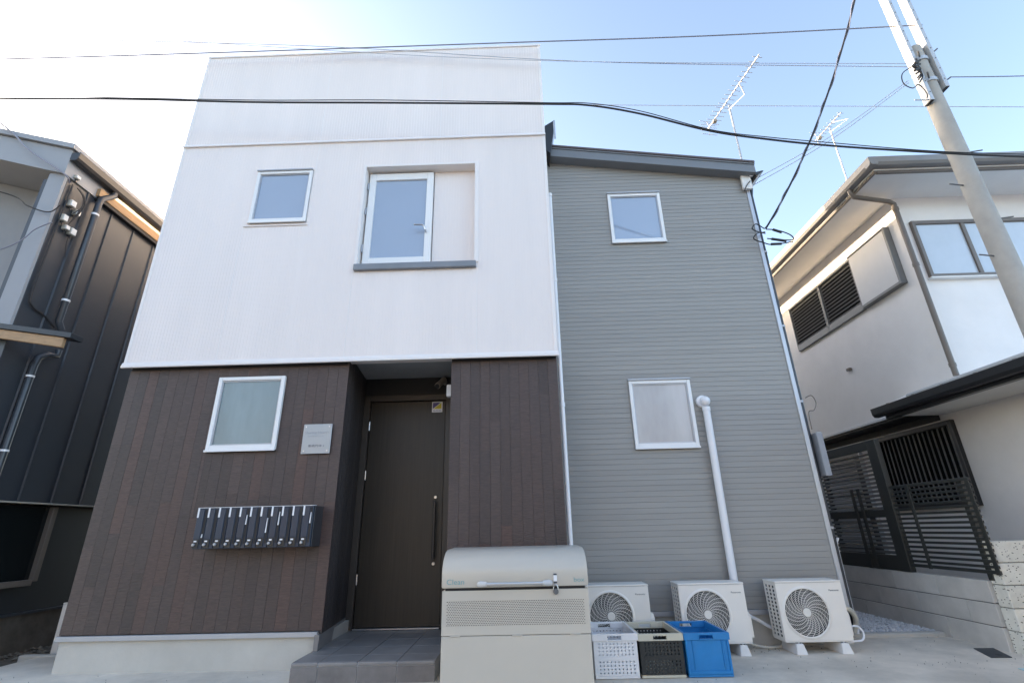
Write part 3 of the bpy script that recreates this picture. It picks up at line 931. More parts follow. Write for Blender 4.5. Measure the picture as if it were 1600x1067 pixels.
def make_ac():
    r = thing('air_conditioner', '', 'air conditioner', ((AX0 + AX1) / 2, (AY0 + AY1) / 2, 0), 'white outdoor air conditioner units')
    t = 0.008
    # front sheet with a round opening
    cx, cz, R = AX0 + 0.232, (AZ0 + AZ1) / 2 - 0.006, 0.188
    seg = 48
    fx0, fx1, fz0, fz1 = AX0, AX1, AZ0 + 0.012, AZ1 - 0.002
    vs, fs = [], []
    for yy in (AY0, AY0 + t):
        for k in range(seg):
            a = 2 * math.pi * k / seg
            vs.append((cx + R * math.cos(a), yy, cz + R * math.sin(a)))
        for k in range(seg):
            a = 2 * math.pi * k / seg
            dx, dz = math.cos(a), math.sin(a)
            s = min(((fx1 - cx) / dx if dx > 1e-6 else ((fx0 - cx) / dx if dx < -1e-6 else 1e9)),
                    ((fz1 - cz) / dz if dz > 1e-6 else ((fz0 - cz) / dz if dz < -1e-6 else 1e9)))
            vs.append((cx + s * dx, yy, cz + s * dz))
    o2 = 2 * seg
    corners = [(fx1, fz1), (fx0, fz1), (fx0, fz0), (fx1, fz0)]
    mb = MB()
    mb.add(vs, [(k, (k + 1) % seg, seg + (k + 1) % seg, seg + k) for k in range(seg)] + [(k, (k + 1) % seg, o2 + (k + 1) % seg, o2 + k) for k in range(seg)])
    for (qx, qz) in corners:          # fill the four corner triangles
        best = [(math.atan2(qz - cz, qx - cx)) % (2 * math.pi)]
        k0 = int(best[0] / (2 * math.pi) * seg)
        a, b = vs[seg + k0 % seg], vs[seg + (k0 + 1) % seg]
        mb.add([a, (qx, AY0, qz), b], [(0, 1, 2)])
    mb.build('front_panel', 'ac', r)
    # raised ring round the fan opening
    rg = MB()
    vs, fs = [], []
    prof = [(R - 0.002, 0.0), (R + 0.004, -0.007), (R + 0.016, -0.005), (R + 0.022, 0.0)]
    for k in range(seg):
        a = 2 * math.pi * k / seg
        for (rr, dy) in prof:
            vs.append((cx + rr * math.cos(a), AY0 + dy, cz + rr * math.sin(a)))
    for k in range(seg):
        for j in range(3):
            fs.append((k * 4 + j, k * 4 + j + 1, ((k + 1) % seg) * 4 + j + 1, ((k + 1) % seg) * 4 + j))
    rg.add(vs, fs)
    rg.build('fan_surround', 'ac', r, smooth=True)
    box('top_panel', 'ac', r, AX0 - 0.004, AX1 + 0.004, AY0 - 0.004, AY1 + 0.004, AZ1 - 0.001, AZ1 + 0.014, 0.006, seg=2)
    box('bottom_panel', 'ac', r, AX0 + 0.002, AX1 - 0.002, AY0 + 0.003, AY1 - 0.002, AZ0, AZ0 + 0.011, 0.002)
    box('right_panel', 'ac', r, AX1 - 0.012, AX1, AY0 + 0.009, AY1, AZ0 + 0.012, AZ1 - 0.002, 0.002)
    box('core', 'ac_dark', r, AX0 + 0.02, AX1 - 0.02, AY0 + 0.05, AY1 - 0.01, AZ0 + 0.014, AZ1 - 0.006)
    # left side grille
    sg = MB()
    perforated(sg, AY0 + 0.030, AY1 - 0.012, AZ0 + 0.028, AZ1 - 0.02, 3, 13, 0.040, 0.021,
               lambda m, a, b, c, d: m.box(AX0, AX0 + 0.006, a, b, c, d))
    sg.box(AX0, AX0 + 0.006, AY0 + 0.009, AY0 + 0.0298, AZ0 + 0.012, AZ1 - 0.002)
    sg.box(AX0, AX0 + 0.006, AY1 - 0.0118, AY1, AZ0 + 0.012, AZ1 - 0.002)
    sg.box(AX0, AX0 + 0.006, AY0 + 0.0301, AY1 - 0.0121, AZ0 + 0.012, AZ0 + 0.0278)
    sg.box(AX0, AX0 + 0.006, AY0 + 0.0301, AY1 - 0.0121, AZ1 - 0.0198, AZ1 - 0.002)
    sg.build('side_grille', 'ac', r)
    # fan guard: rings, curved spokes and hub
    fg = MB()
    for k in range(1, 13):
        rr = 0.036 + (R - 0.038) * k / 12
        fg.tube([(cx + rr * math.cos(2 * math.pi * i / 40), AY0 + 0.004, cz + rr * math.sin(2 * math.pi * i / 40)) for i in range(41)], 0.0016, 4, cap=False)
    for k in range(22):
        a0 = 2 * math.pi * k / 22
        pts = []
        for j in range(9):
            u = j / 8
            rr = 0.030 + (R - 0.028) * u
            a = a0 - 1.0 * u
            pts.append((cx + rr * math.cos(a), AY0 + 0.001, cz + rr * math.sin(a)))
        fg.tube(pts, 0.0024, 4, cap=False)
    guard = fg.build('fan_guard', 'ac', r, smooth=True)
    MB().disc((cx, AY0 - 0.006, cz), 0.034, 'y', 0.012, 24).build('hub', 'ac', guard, 0.003, smooth=True)
    fb = MB()
    for k in range(3):
        a0 = 2 * math.pi * k / 3 + 0.4
        vs = []
        for j in range(6):
            u = j / 5
            for (rr, dy) in ((0.03, 0.0), (R - 0.02, 0.0)):
                a = a0 + u * 1.3
                vs.append((cx + rr * math.cos(a), AY0 + 0.020 + 0.026 * u, cz + rr * math.sin(a)))
        fb.add(vs, [(2 * j, 2 * j + 1, 2 * j + 3, 2 * j + 2) for j in range(5)])
    fb.build('fan_blades', 'fan', r)
    text('lettering', 'Panasonic', 'ac_text', r, (AX1 - 0.118, AY0 - 0.0006, AZ1 - 0.072), 0.019, 0.088)
    box('panel_seam', 'foot', r, AX1 - 0.125, AX1 - 0.015, AY0 - 0.0008, AY0 - 0.0002, AZ1 - 0.120, AZ1 - 0.1185)
    box('panel_seam', 'foot', r, AX1 - 0.125, AX1 - 0.015, AY0 - 0.0008, AY0 - 0.0002, AZ1 - 0.205, AZ1 - 0.2035)
    MB().prism([(AY0 + 0.05, AZ0 + 0.03), (AY0 + 0.05, AZ0 + 0.20), (AY0 + 0.09, AZ0 + 0.235), (AY1 - 0.03, AZ0 + 0.235), (AY1 - 0.03, AZ0 + 0.03)], 'x', AX1 + 0.0005, AX1 + 0.046).build('valve_cover', 'ac', r, 0.012, seg=2)
    for x in (AX0 + 0.11, AX1 - 0.085):
        f = MB()
        for (ya_, yb_) in ((AY0 - 0.03, AY1 + 0.03),):
            f.hexa([(x - 0.047, ya_, 0.0), (x + 0.047, ya_, 0.0), (x + 0.047, yb_, 0.0), (x - 0.047, yb_, 0.0),
                    (x - 0.030, ya_ + 0.02, 0.080), (x + 0.030, ya_ + 0.02, 0.080), (x + 0.030, yb_ - 0.02, 0.080), (x - 0.030, yb_ - 0.02, 0.080)])
        ft = f.build('foot', 'foot', r, 0.004)
        box('rail', 'ac_dark', ft, x - 0.018, x + 0.018, AY0 + 0.01, AY1 - 0.01, 0.0805, 0.0879)
        MB().disc((x, AY0 + 0.012, 0.0805), 0.008, 'z', 0.010, 8).build('bolt', 'steel', ft)
    return r


ac = make_ac()
ac['label'] = 'white air conditioner unit at the right end of the row, beside the gravel strip'
ac2 = copy_tree(ac)
ac2.location.x = ac.location.x - 0.868
ac2.location.y -= 0.01
ac2['label'] = 'white air conditioner unit with the white pipe behind it, partly hidden by the blue crate'
ac3 = copy_tree(ac)
ac3.location.x = ac.location.x - 1.715
ac3['label'] = 'white air conditioner unit half hidden behind the garbage bin and white crate'
ac4 = copy_tree(ac)
ac4.location = (-4.50, 1.03, -0.12)
ac4['label'] = 'white air conditioner unit peeking out in the narrow gap left of the house'
for ch in list(ac4.children):
    if ch.name.startswith('foot'):
        for c2 in list(ch.children):
            bpy.data.objects.remove(c2)
        bpy.data.objects.remove(ch)


def hose(label, pts, r=0.013, m='hose', name='hose'):
    return tag(MB().tube(pts, r, 8).build(name, m, smooth=True), label, 'hose')


def smooth_path(P, n=8):
    P = [Vector(p) for p in P]
    out = []
    for i in range(len(P) - 1):
        p0, p1, p2, p3 = P[max(i - 1, 0)], P[i], P[i + 1], P[min(i + 2, len(P) - 1)]
        for k in range(n):
            t = k / n
            out.append(0.5 * ((2 * p1) + (-p0 + p2) * t + (2 * p0 - 5 * p1 + 4 * p2 - p3) * t * t + (-p0 + 3 * p1 - 3 * p2 + p3) * t ** 3))
    out.append(P[-1])
    return out


hose('thick cream pipe curving from the right air conditioner onto the gravel', smooth_path([(2.83, 0.45, 0.30), (2.93, 0.52, 0.31), (3.03, 0.60, 0.27), (3.09, 0.66, 0.19), (3.08, 0.72, 0.08)]), 0.024)
hose('thin white drain loop at the lower right of the right air conditioner', smooth_path([(2.84, 0.33, 0.19), (2.90, 0.33, 0.19), (2.93, 0.32, 0.14), (2.90, 0.31, 0.09), (2.82, 0.31, 0.08), (2.72, 0.36, 0.05)]), 0.008, 'pvc')
hose('white pipe running down between the middle and right air conditioners', smooth_path([(1.965, 0.44, 0.32), (2.03, 0.50, 0.27), (2.13, 0.54, 0.22), (2.24, 0.55, 0.16), (2.33, 0.56, 0.14)]), 0.016, 'pvc')
hose('thin drain hose lying on the ground between the middle and right air conditioners', smooth_path([(1.97, 0.50, 0.06), (2.05, 0.50, 0.03), (2.15, 0.48, 0.014), (2.26, 0.50, 0.014), (2.36, 0.56, 0.014)]), 0.010)

# ------------------------------------------------------------------ neighbour on the right
R_ = thing('neighbour_house', 'white stucco house with brown gutters behind the utility pole', 'house', (7.0, 3.0, 0))
UX, UY, UZ = 5.2, 1.06, 2.43
box('upper_wall', 'stucco', R_, UX, 10.5, UY, 7.5, UZ, 5.225)
box('wall_drip', 'shutter_box', R_, UX - 0.02, UX + 0.02, UY + 0.85, 7.5, UZ - 0.03, UZ - 0.002)
sof = MB()
sof.box(4.56, UX - 0.001, 0.46, 8.1, 5.20, 5.222)
sof.box(UX, 11, 0.46, UY - 0.001, 5.20, 5.222)
sof.build('upper_soffit', 'eave_white', R_)
rf = MB().hexa([(4.52, 0.42, 5.226), (11, 0.42, 5.226), (11, 8.1, 5.226), (4.52, 8.1, 5.226), (7.2, 3.1, 6.2), (9, 3.1, 6.2), (9, 5.4, 6.2), (7.2, 5.4, 6.2)]).build('upper_roof', 'gutter_grey', R_)
gp = [(0.0, 0.0), (0.0, -0.10), (-0.025, -0.12), (-0.085, -0.115), (-0.105, -0.08), (-0.11, 0.0)]
MB().prism([(4.565 + a, 5.335 + b) for a, b in gp], 'y', 0.36, 8.1).build('gutter', 'gutter_grey', R_, 0.004)
MB().prism([(0.465 + a, 5.335 + b) for a, b in gp], 'x', 4.46, 11).build('gutter', 'gutter_grey', R_, 0.004)
box('fascia_board', 'bronze', R_, 4.566, 4.60, 0.47, 8.1, 5.175, 5.198)
box('fascia_board', 'bronze', R_, 4.601, 11, 0.466, 0.50, 5.165, 5.198)
dpr = MB().tube([(4.52, 0.88, 5.25), (4.52, 0.88, 5.17), (4.56, 0.89, 5.12), (5.03, 0.94, 5.07), (5.10, 0.95, 5.03), (5.10, 0.95, 4.93), (5.10, 0.95, 2.62)], 0.032, 12).build('downpipe', 'bronze', R_, smooth=True)
for z in (2.75, 4.1, 4.95):
    MB().tube([(5.10, 0.95, z - 0.02), (5.10, 0.95, z + 0.02)], 0.038, 12).build('pipe_collar', 'bronze', dpr, smooth=True)

# louvred shutters on the upper side wall
lw = MB()
LZ0, LZ1 = 4.00, 4.86
for (ya_, yb_) in ((2.10, 2.98), (2.985, 3.96)):
    lw.box(UX - 0.05, UX, ya_, ya_ + 0.025, LZ0, LZ1)
    lw.box(UX - 0.05, UX, yb_ - 0.025, yb_, LZ0, LZ1)
    lw.box(UX - 0.05, UX, ya_ + 0.025, yb_ - 0.025, LZ0, LZ0 + 0.11)
    lw.box(UX - 0.05, UX, ya_ + 0.025, yb_ - 0.025, LZ1 - 0.03, LZ1)
shut = lw.build('shutter_frame', 'frame_grey', R_, 0.004)
box('shutter_backing', 'black', shut, UX - 0.008, UX - 0.001, 2.126, 3.934, LZ0 + 0.11, LZ1 - 0.03)
for (ya_, yb_) in ((2.126, 2.954), (3.011, 3.934)):
    for k in range(12):
        zz = LZ0 + 0.120 + k * 0.0585
        MB().hexa([(UX - 0.048, ya_, zz), (UX - 0.044, ya_, zz - 0.006), (UX - 0.044, yb_, zz - 0.006), (UX - 0.048, yb_, zz),
                   (UX - 0.014, ya_, zz + 0.034), (UX - 0.010, ya_, zz + 0.028), (UX - 0.010, yb_, zz + 0.028), (UX - 0.014, yb_, zz + 0.034)]).build('slat', 'louvre', shut)
sbx = MB()
sbx.box(UX - 0.09, UX, 1.30, 2.08, LZ0 + 0.005, LZ0 + 0.045)
sbx.box(UX - 0.09, UX, 1.26, 1.30, LZ0 + 0.005, LZ1 + 0.02)
sbx.box(UX - 0.09, UX, 1.30, 2.08, LZ1 - 0.005, LZ1 + 0.02)
sbo = sbx.build('shutter_case', 'frame_grey', R_, 0.004)
box('case_panel', 'shutter_box', sbo, UX - 0.075, UX - 0.001, 1.301, 2.07, LZ0 + 0.046, LZ1 - 0.006, 0.003)
box('wall_vent', 'bronze', R_, UX - 0.05, UX, 2.77, 2.85, 3.27, 3.31, 0.006)

# sliding window on the upper front
fwd = frame_bars(MB(), 5.30, 7.10, 3.95, 4.80, 0.045, UY - 0.05, UY + 0.0, wt=0.05).build('front_window', 'bronze', R_, 0.003)
box('mullion', 'bronze', fwd, 5.94, 5.99, UY - 0.045, UY - 0.002, 3.996, 4.749, 0.003)
box('pane', 'pane_pale', fwd, 5.346, 5.939, UY - 0.022, UY - 0.004, 3.996, 4.749)
box('pane', 'pane_pale', fwd, 5.991, 7.054, UY - 0.022, UY - 0.004, 3.996, 4.749)
box('sill', 'eave_white', fwd, 5.28, 7.12, UY - 0.07, UY - 0.001, 3.925, 3.948, 0.003)

# lower storey
LX = 5.55
box('lower_wall', 'stucco', R_, LX, 10.5, -3.0, 7.5, 0.0, UZ - 0.08)
box('upper_underside', 'dark_wood', R_, UX + 0.021, LX + 0.5, 1.90, 7.5, UZ - 0.06, UZ - 0.002)
box('beam', 'dark_wood', R_, LX - 0.02, LX - 0.001, 1.9, 7.5, 2.28, UZ - 0.062)
box('lower_soffit', 'eave_white', R_, 4.87, LX - 0.001, -3.0, 1.83, 2.335, 2.352)
MB().prism([(4.80, 2.375), (LX + 0.2, 2.375), (LX + 0.2, 2.70), (UX, 2.64), (4.80, 2.46)], 'y', -3.0, 1.86).build('lower_roof', 'eave_white', R_)
lg = MB().prism([(4.80 + a, 2.455 + b) for a, b in gp], 'y', -3.0, 1.93).build('lower_gutter', 'gutter_black', R_, 0.004)
box('lower_fascia', 'gutter_black', R_, 4.802, 4.868, -3.0, 1.84, 2.30, 2.374)
for k in range(6):
    yy = 1.80 - k * 0.45
    MB().prism([(4.83, 2.468), (4.86, 2.468), (4.86, 2.51), (4.835, 2.505)], 'y', yy - 0.012, yy + 0.012).build('snow_guard', 'gutter_grey', R_)
MB().tube([(4.95, 1.55, 2.535), (5.02, -2.5, 2.56)], 0.03, 10).build('roof_pipe', 'galv', R_, smooth=True)
# barred lower window
wf = MB()
wy0, wy1, wz0, wz1 = 1.70, 3.30, 1.20, 2.25
wf.box(LX - 0.06, LX, wy0, wy0 + 0.05, wz0, wz1)
wf.box(LX - 0.06, LX, wy1 - 0.05, wy1, wz0, wz1)
wf.box(LX - 0.06, LX, wy0 + 0.05, wy1 - 0.05, wz0, wz0 + 0.06)
wf.box(LX - 0.06, LX, wy0 + 0.05, wy1 - 0.05, wz1 - 0.06, wz1)
lwf = wf.build('side_window', 'black_metal', R_, 0.003)
box('pane', 'pane_dark', lwf, LX - 0.008, LX - 0.001, wy0 + 0.051, wy1 - 0.051, wz0 + 0.061, wz1 - 0.061)
for k in range(17):
    yy = wy0 + 0.10 + k * (wy1 - wy0 - 0.2) / 16
    MB().hexa([(LX - 0.045, yy - 0.028, wz0 + 0.062), (LX - 0.038, yy - 0.030, wz0 + 0.062), (LX - 0.012, yy + 0.026, wz0 + 0.062), (LX - 0.019, yy + 0.028, wz0 + 0.062),
               (LX - 0.045, yy - 0.028, wz1 - 0.062), (LX - 0.038, yy - 0.030, wz1 - 0.062), (LX - 0.012, yy + 0.026, wz1 - 0.062), (LX - 0.019, yy + 0.028, wz1 - 0.062)]).build('blind_slat', 'blind', lwf)
# louvred back door
dr = MB()
dy0, dy1 = 3.62, 4.75
dr.box(LX - 0.05, LX, dy0, dy0 + 0.14, 0.2, 2.2)
dr.box(LX - 0.05, LX, dy1 - 0.10, dy1, 0.2, 2.2)
dr.box(LX - 0.05, LX, dy0 + 0.14, dy1 - 0.10, 2.05, 2.2)
dr.box(LX - 0.05, LX, dy0 + 0.14, dy1 - 0.10, 0.2, 0.7)
dro = dr.build('louvre_door', 'black_metal', R_, 0.003)
box('door_trim', 'alu', dro, LX - 0.055, LX - 0.001, dy0 - 0.025, dy0 - 0.001, 0.2, 2.24)
for k in range(16):
    zz = 0.74 + k * 0.081
    MB().hexa([(LX - 0.045, dy0 + 0.141, zz), (LX - 0.040, dy0 + 0.141, zz - 0.006), (LX - 0.040, dy1 - 0.101, zz - 0.006), (LX - 0.045, dy1 - 0.101, zz),
               (LX - 0.010, dy0 + 0.141, zz + 0.044), (LX - 0.005, dy0 + 0.141, zz + 0.038), (LX - 0.005, dy1 - 0.101, zz + 0.038), (LX - 0.010, dy1 - 0.101, zz + 0.044)]).build('slat', 'louvre', dro)

# boundary walls on the right
BW = thing('block_wall', 'low wall of three grey concrete block courses under the black slat fence', 'wall', (4.10, 2.0, 0))
FX = 4.03
bh = 0.1815
box('mortar_core', 'mortar', BW, FX + 0.006, FX + 0.075, 0.22, 6.0, -0.1, 3 * bh - 0.004)
for j in range(3):
    y = 0.192 - (0.3 if j % 2 else 0.0)
    while y < 6.0:
        a, b = max(y, 0.192), min(y + 0.60, 6.0)
        if b - a > 0.03:
            box('block', 'block', BW, FX, FX + 0.08, a + 0.0015, b - 0.0015, j * bh + 0.004 - (0.08 if j == 0 else 0), (j + 1) * bh - 0.003, 0.004)
        y += 0.60
TW = thing('terrazzo_wall', 'speckled pale stone block wall at the right edge beside the fence', 'wall', (5.0, 0.2, 0))
box('mortar_core', 'mortar', TW, FX + 0.045, 9.0, 0.075, 0.18, -0.1, 0.862)
cz = [-0.1, 0.165, 0.34, 0.515, 0.69, 0.866]
for j in range(5):
    x = 4.058 - (0.25 if j % 2 else 0.0)
    while x < 8.0:
        a, b = max(x, 4.058), x + 0.62
        box('stone_block', 'terrazzo', TW, a + 0.002, b - 0.002, 0.06, 0.19, cz[j] + 0.003, cz[j + 1] - 0.003, 0.006)
        x += 0.62
FN = thing('slat_fence', 'black horizontal slat fence standing on the grey block wall', 'fence', (FX + 0.06, 0.6, 3 * bh))
fx0, fx1 = FX + 0.005, FX + 0.02
zs0, zs1 = 0.60, 1.405
for y in (0.052, 0.80):
    box('post', 'fence', FN, FX - 0.004, FX + 0.004, y - 0.022, y + 0.022, zs0 - 0.005, zs1, 0.0015)
box('post', 'fence', FN, FX + 0.022, FX + 0.062, 0.142, 0.198, 3 * bh, zs1, 0.003)
ns = 18
for k in range(ns):
    zz = zs0 + k * (zs1 - zs0 - 0.028) / (ns - 1)
    box('slat', 'fence', FN, fx0, fx1, 0.034, 1.06, zz, zz + (0.030 if k in (0, ns - 1) else 0.023), 0.002)
GT = thing('slat_gate', 'tall black slatted gate screen beside the grey wing, left of the slat fence', 'gate', (FX + 0.06, 1.75, 3 * bh))
g0, g1, gz = 1.075, 2.46, 1.93
box('post', 'fence', GT, FX - 0.006, FX + 0.05, g0, g0 + 0.16, 3 * bh, gz, 0.003)
box('post', 'fence', GT, FX - 0.006, FX + 0.05, g1 - 0.05, g1, 3 * bh, gz, 0.003)
for y in (1.60, 1.72):
    box('stile', 'fence', GT, FX - 0.004, FX + 0.004, y - 0.03, y + 0.03, 3 * bh, 1.42, 0.002)
box('rail', 'fence', GT, FX - 0.005, FX + 0.04, g0 + 0.161, g1 - 0.051, gz - 0.10, gz, 0.003)
box('rail', 'fence', GT, FX + 0.0055, FX + 0.04, g0 + 0.161, g1 - 0.051, 1.09, 1.17, 0.003)
box('rail', 'fence', GT, FX + 0.0055, FX + 0.04, g0 + 0.161, g1 - 0.051, 3 * bh + 0.001, 0.70, 0.003)
k = 0
zz = 0.715
while zz < gz - 0.125:
    if not (1.065 < zz < 1.175):
        MB().hexa([(FX + 0.006, g0 + 0.161, zz), (FX + 0.010, g0 + 0.161, zz - 0.004), (FX + 0.010, g1 - 0.051, zz - 0.004), (FX + 0.006, g1 - 0.051, zz),
                   (FX + 0.032, g0 + 0.161, zz + 0.026), (FX + 0.036, g0 + 0.161, zz + 0.022), (FX + 0.036, g1 - 0.051, zz + 0.022), (FX + 0.032, g1 - 0.051, zz + 0.026)]).build('slat', 'fence', GT)
    zz += 0.046
tag(MB().tube([(3.16, 0.80, 0.05), (3.16, 0.80, 0.85), (3.19, 0.80, 0.90)], 0.013, 8).build('conduit', 'pvc', smooth=True), 'thin white conduit standing beside the right edge of the grey wing', 'pipe')

# gravel strip and kerb
struct(box('kerb', 'foundation', None, 3.12, 4.028, 0.86, 0.95, -0.15, 0.035, 0.008))
gv = MB()
T = [(0, 0, 1), (0.94, 0, -0.33), (-0.47, 0.82, -0.33), (-0.47, -0.82, -0.33), (0.4, 0.5, 0.5), (-0.6, 0.1, 0.5)]


def pebbles(mb, n, x0, x1, y0, y1, z, r0, r1, flat=0.6):
    for _ in range(n):
        cx, cy = random.uniform(x0, x1), random.uniform(y0, y1)
        r = random.uniform(r0, r1)
        an = random.uniform(0, 6.28)
        ca, sa = math.cos(an), math.sin(an)
        vs = []
        for (p, q, s) in ((1, 0, 0), (-1, 0, 0), (0, 1, 0), (0, -1, 0), (0, 0, 1), (0, 0, -1)):
            k = r * random.uniform(0.7, 1.2)
            vs.append((cx + k * (p * ca - q * sa), cy + k * (p * sa + q * ca), z + k * s * flat + random.uniform(0, 0.012)))
        mb.add(vs, [(0, 2, 4), (2, 1, 4), (1, 3, 4), (3, 0, 4), (2, 0, 5), (1, 2, 5), (3, 1, 5), (0, 3, 5)])


struct(box('gravel_bed', 'gravel', None, 3.05, 4.029, 0.951, 6.0, -0.15, 0.02))
pebbles(gv, 5200, 3.06, 4.02, 0.96, 3.2, 0.026, 0.008, 0.018)
gv = gv.build('gravel', 'gravel')
gv['kind'] = 'stuff'
gv['label'] = 'pale grey gravel between the grey wing and the block wall'
gv['category'] = 'gravel'

# things in the concrete
gr = MB()
pebbles(gr, 120, -4.6, 4.0, -0.9, 0.0, 0.001, 0.0015, 0.004, 0.5)
pebbles(gr, 60, 2.0, 4.0, -0.3, 0.85, 0.001, 0.0015, 0.004, 0.5)
pebbles(gr, 70, 1.0, 3.0, 0.36, 0.60, 0.001, 0.002, 0.006, 0.4)
gr = gr.build('ground_grit', 'litter')
gr['kind'] = 'stuff'
gr['label'] = 'grit and crumbs scattered on the concrete'
gr['category'] = 'grit'
gt = thing('drain_grate', 'dark square drain cover in the concrete near the right wall', 'drain cover', (3.88, 0.2, 0))
MB().hexa([(3.725, 0.03, 0.001), (3.89, 0.03, 0.001), (4.02, 0.345, 0.001), (3.855, 0.35, 0.001),
           (3.725, 0.03, 0.006), (3.89, 0.03, 0.006), (4.02, 0.345, 0.006), (3.855, 0.35, 0.006)]).build('cover', 'grate', gt)
box('handle_slot', 'black', gt, 3.84, 3.87, 0.09, 0.13, 0.0062, 0.007)
tag(box('survey_marker', 'pale_cyan', None, 3.63, 3.76, -0.42, -0.30, 0.001, 0.008, 0.002), 'small pale blue plate in the concrete at the right edge', 'marker')

# ------------------------------------------------------------------ neighbour on the left
L_ = thing('dark_house', 'dark metal clad house with wooden eave boards at the left', 'house', (-6.5, 3.0, 0))
SX = -5.30
YF = -0.085
box('side_core', 'metal_wall', L_, -9.0, SX - 0.012, 0.72, 7.0, 1.43, 5.05)
MB().prism([(-9.0, 1.5), (-5.32, 1.5), (-5.32, 5.22), (-9.0, 6.25)], 'y', 0.52, 0.70).build('gable_wall', 'left_recess', L_)
seams = [YF, 0.205, 0.585, 0.965, 1.345, 1.725, 2.105, 2.485, 2.865, 3.245]
for a, b in zip(seams, seams[1:]):
    p = MB()
    p.box(SX - 0.011, SX, a + 0.004, b - 0.004, 1.436, 5.06)
    p.build('wall_panel', 'metal_wall', L_, 0.003)
    MB().prism([(SX, b - 0.014), (SX + 0.016, b - 0.006), (SX + 0.016, b + 0.006), (SX, b + 0.014)], 'z', 1.436, 5.06).build('standing_seam', 'metal_wall', L_)
box('corner_return', 'metal_wall', L_, SX - 0.3, SX - 0.0115, YF + 0.012, YF + 0.62, 1.43, 5.05)
# grey portal round the recessed front
PF = YF - 0.01


def zroof(x):
    return 5.40 + 0.28 * (SX - x)


MB().prism([(SX + 0.02, 5.40), (SX + 0.02, 5.06), (SX - 0.21, 5.12), (-9.0, zroof(-9.0) - 0.30), (-9.0, zroof(-9.0))], 'y', PF - 0.06, 0.5).build('front_fascia', 'left_front', L_)
box('front_pier', 'left_front', L_, SX - 0.205, SX - 0.002, PF - 0.02, PF + 0.015, 3.0, 5.10, 0.002)
MB().prism([(SX + 0.06, zroof(SX) - 0.005), (-9.0, zroof(-9.0) + 0.01), (-9.0, zroof(-9.0) + 0.085), (SX + 0.06, zroof(SX) + 0.06)], 'y', PF - 0.10, 7.0).build('roof', 'left_front', L_)
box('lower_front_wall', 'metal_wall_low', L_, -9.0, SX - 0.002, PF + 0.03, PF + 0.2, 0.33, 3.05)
# canopy over the lower front
c0, c1 = (-7.2, 3.43), (-4.50, 2.99)
MB().prism([(c0[0], c0[1] + 0.01), (c1[0], c1[1]), (c1[0], c1[1] - 0.055), (c0[0], c0[1] - 0.045)], 'y', -0.22, -0.07).build('canopy_roof', 'metal_wall_low', L_, 0.003)
MB().prism([(c0[0], c0[1] - 0.05), (c1[0] - 0.08, c1[1] - 0.045), (c1[0] - 0.08, c1[1] - 0.145), (c0[0], c0[1] - 0.13)], 'y', -0.20, -0.165).build('canopy_board', 'wood', L_, 0.003)
# eave: gutter, wood board
MB().prism([(SX + 0.02 + a * -1, 5.36 + b) for a, b in gp], 'y', -0.16, 7.0).build('gutter', 'gutter_black', L_, 0.004)
for k in range(6):
    yy = 0.2 + 0.42 * k
    box('gutter_hook', 'galv', L_, SX + 0.005, SX + 0.135, yy - 0.008, yy + 0.008, 5.362, 5.368)
box('eave_board', 'wood', L_, SX + 0.002, SX + 0.07, 0.28, 7.0, 5.075, 5.185, 0.004)
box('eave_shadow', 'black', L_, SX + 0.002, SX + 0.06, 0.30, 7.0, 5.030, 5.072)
ld = MB().tube([(SX + 0.07, 0.46, 5.28), (SX + 0.08, 0.46, 5.20), (SX + 0.08, 0.32, 5.05), (SX + 0.08, 0.30, 4.96), (SX + 0.08, 0.30, 3.36), (SX + 0.08, 0.36, 3.28)], 0.036, 12).build('downpipe', 'pipe_dark', L_, smooth=True)
for z in (3.62, 4.80):
    MB().tube([(SX + 0.08, 0.30, z - 0.012), (SX + 0.08, 0.30, z + 0.012)], 0.042, 12).build('pipe_clamp', 'label_white', ld, smooth=True)
ld2 = MB().tube([(SX + 0.09, 0.40, 3.05), (SX + 0.09, 0.40, 2.98), (SX + 0.09, 0.30, 2.96), (SX + 0.08, 0.22, 2.90), (SX + 0.08, 0.20, 2.80), (SX + 0.08, 0.20, 0.4)], 0.033, 12).build('downpipe', 'pipe_dark', L_, smooth=True)
for z in (1.9, 2.68):
    MB().tube([(SX + 0.08, 0.20, z - 0.010), (SX + 0.08, 0.20, z + 0.010)], 0.039, 12).build('pipe_clamp', 'label_white', ld2, smooth=True)
# lower side: ledge, dark glazing, base
box('ledge', 'beige_box', L_, SX - 0.02, SX + 0.035, YF, 7.0, 1.418, 1.434, 0.003)
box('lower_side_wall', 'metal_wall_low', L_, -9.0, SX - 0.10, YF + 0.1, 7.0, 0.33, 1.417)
lsw = MB()
lsw.box(SX - 0.095, SX - 0.03, 1.06, 1.12, 0.64, 1.40)
lsw.box(SX - 0.095, SX - 0.03, 0.0, 1.0595, 0.60, 0.66)
lsw.box(SX - 0.095, SX - 0.03, -0.05, 0.0, 0.60, 1.40)
lso = lsw.build('side_window', 'bronze', L_, 0.003)
box('pane', 'pane_dark', lso, SX - 0.092, SX - 0.08, 0.001, 1.059, 0.661, 1.40)
box('bottom_flashing', 'metal_wall', L_, SX - 0.11, SX - 0.04, YF, 7.0, 0.325, 0.345)
box('base_wall', 'brown_base', L_, -9.0, SX - 0.06, YF + 0.05, 7.0, -0.3, 0.324)
box('poster', 'label_white', L_, -5.72, -5.52, PF + 0.018, PF + 0.028, 1.78, 2.08)
box('poster_print', 'red', L_, -5.72, -5.535, PF + 0.014, PF + 0.017, 1.80, 1.98)

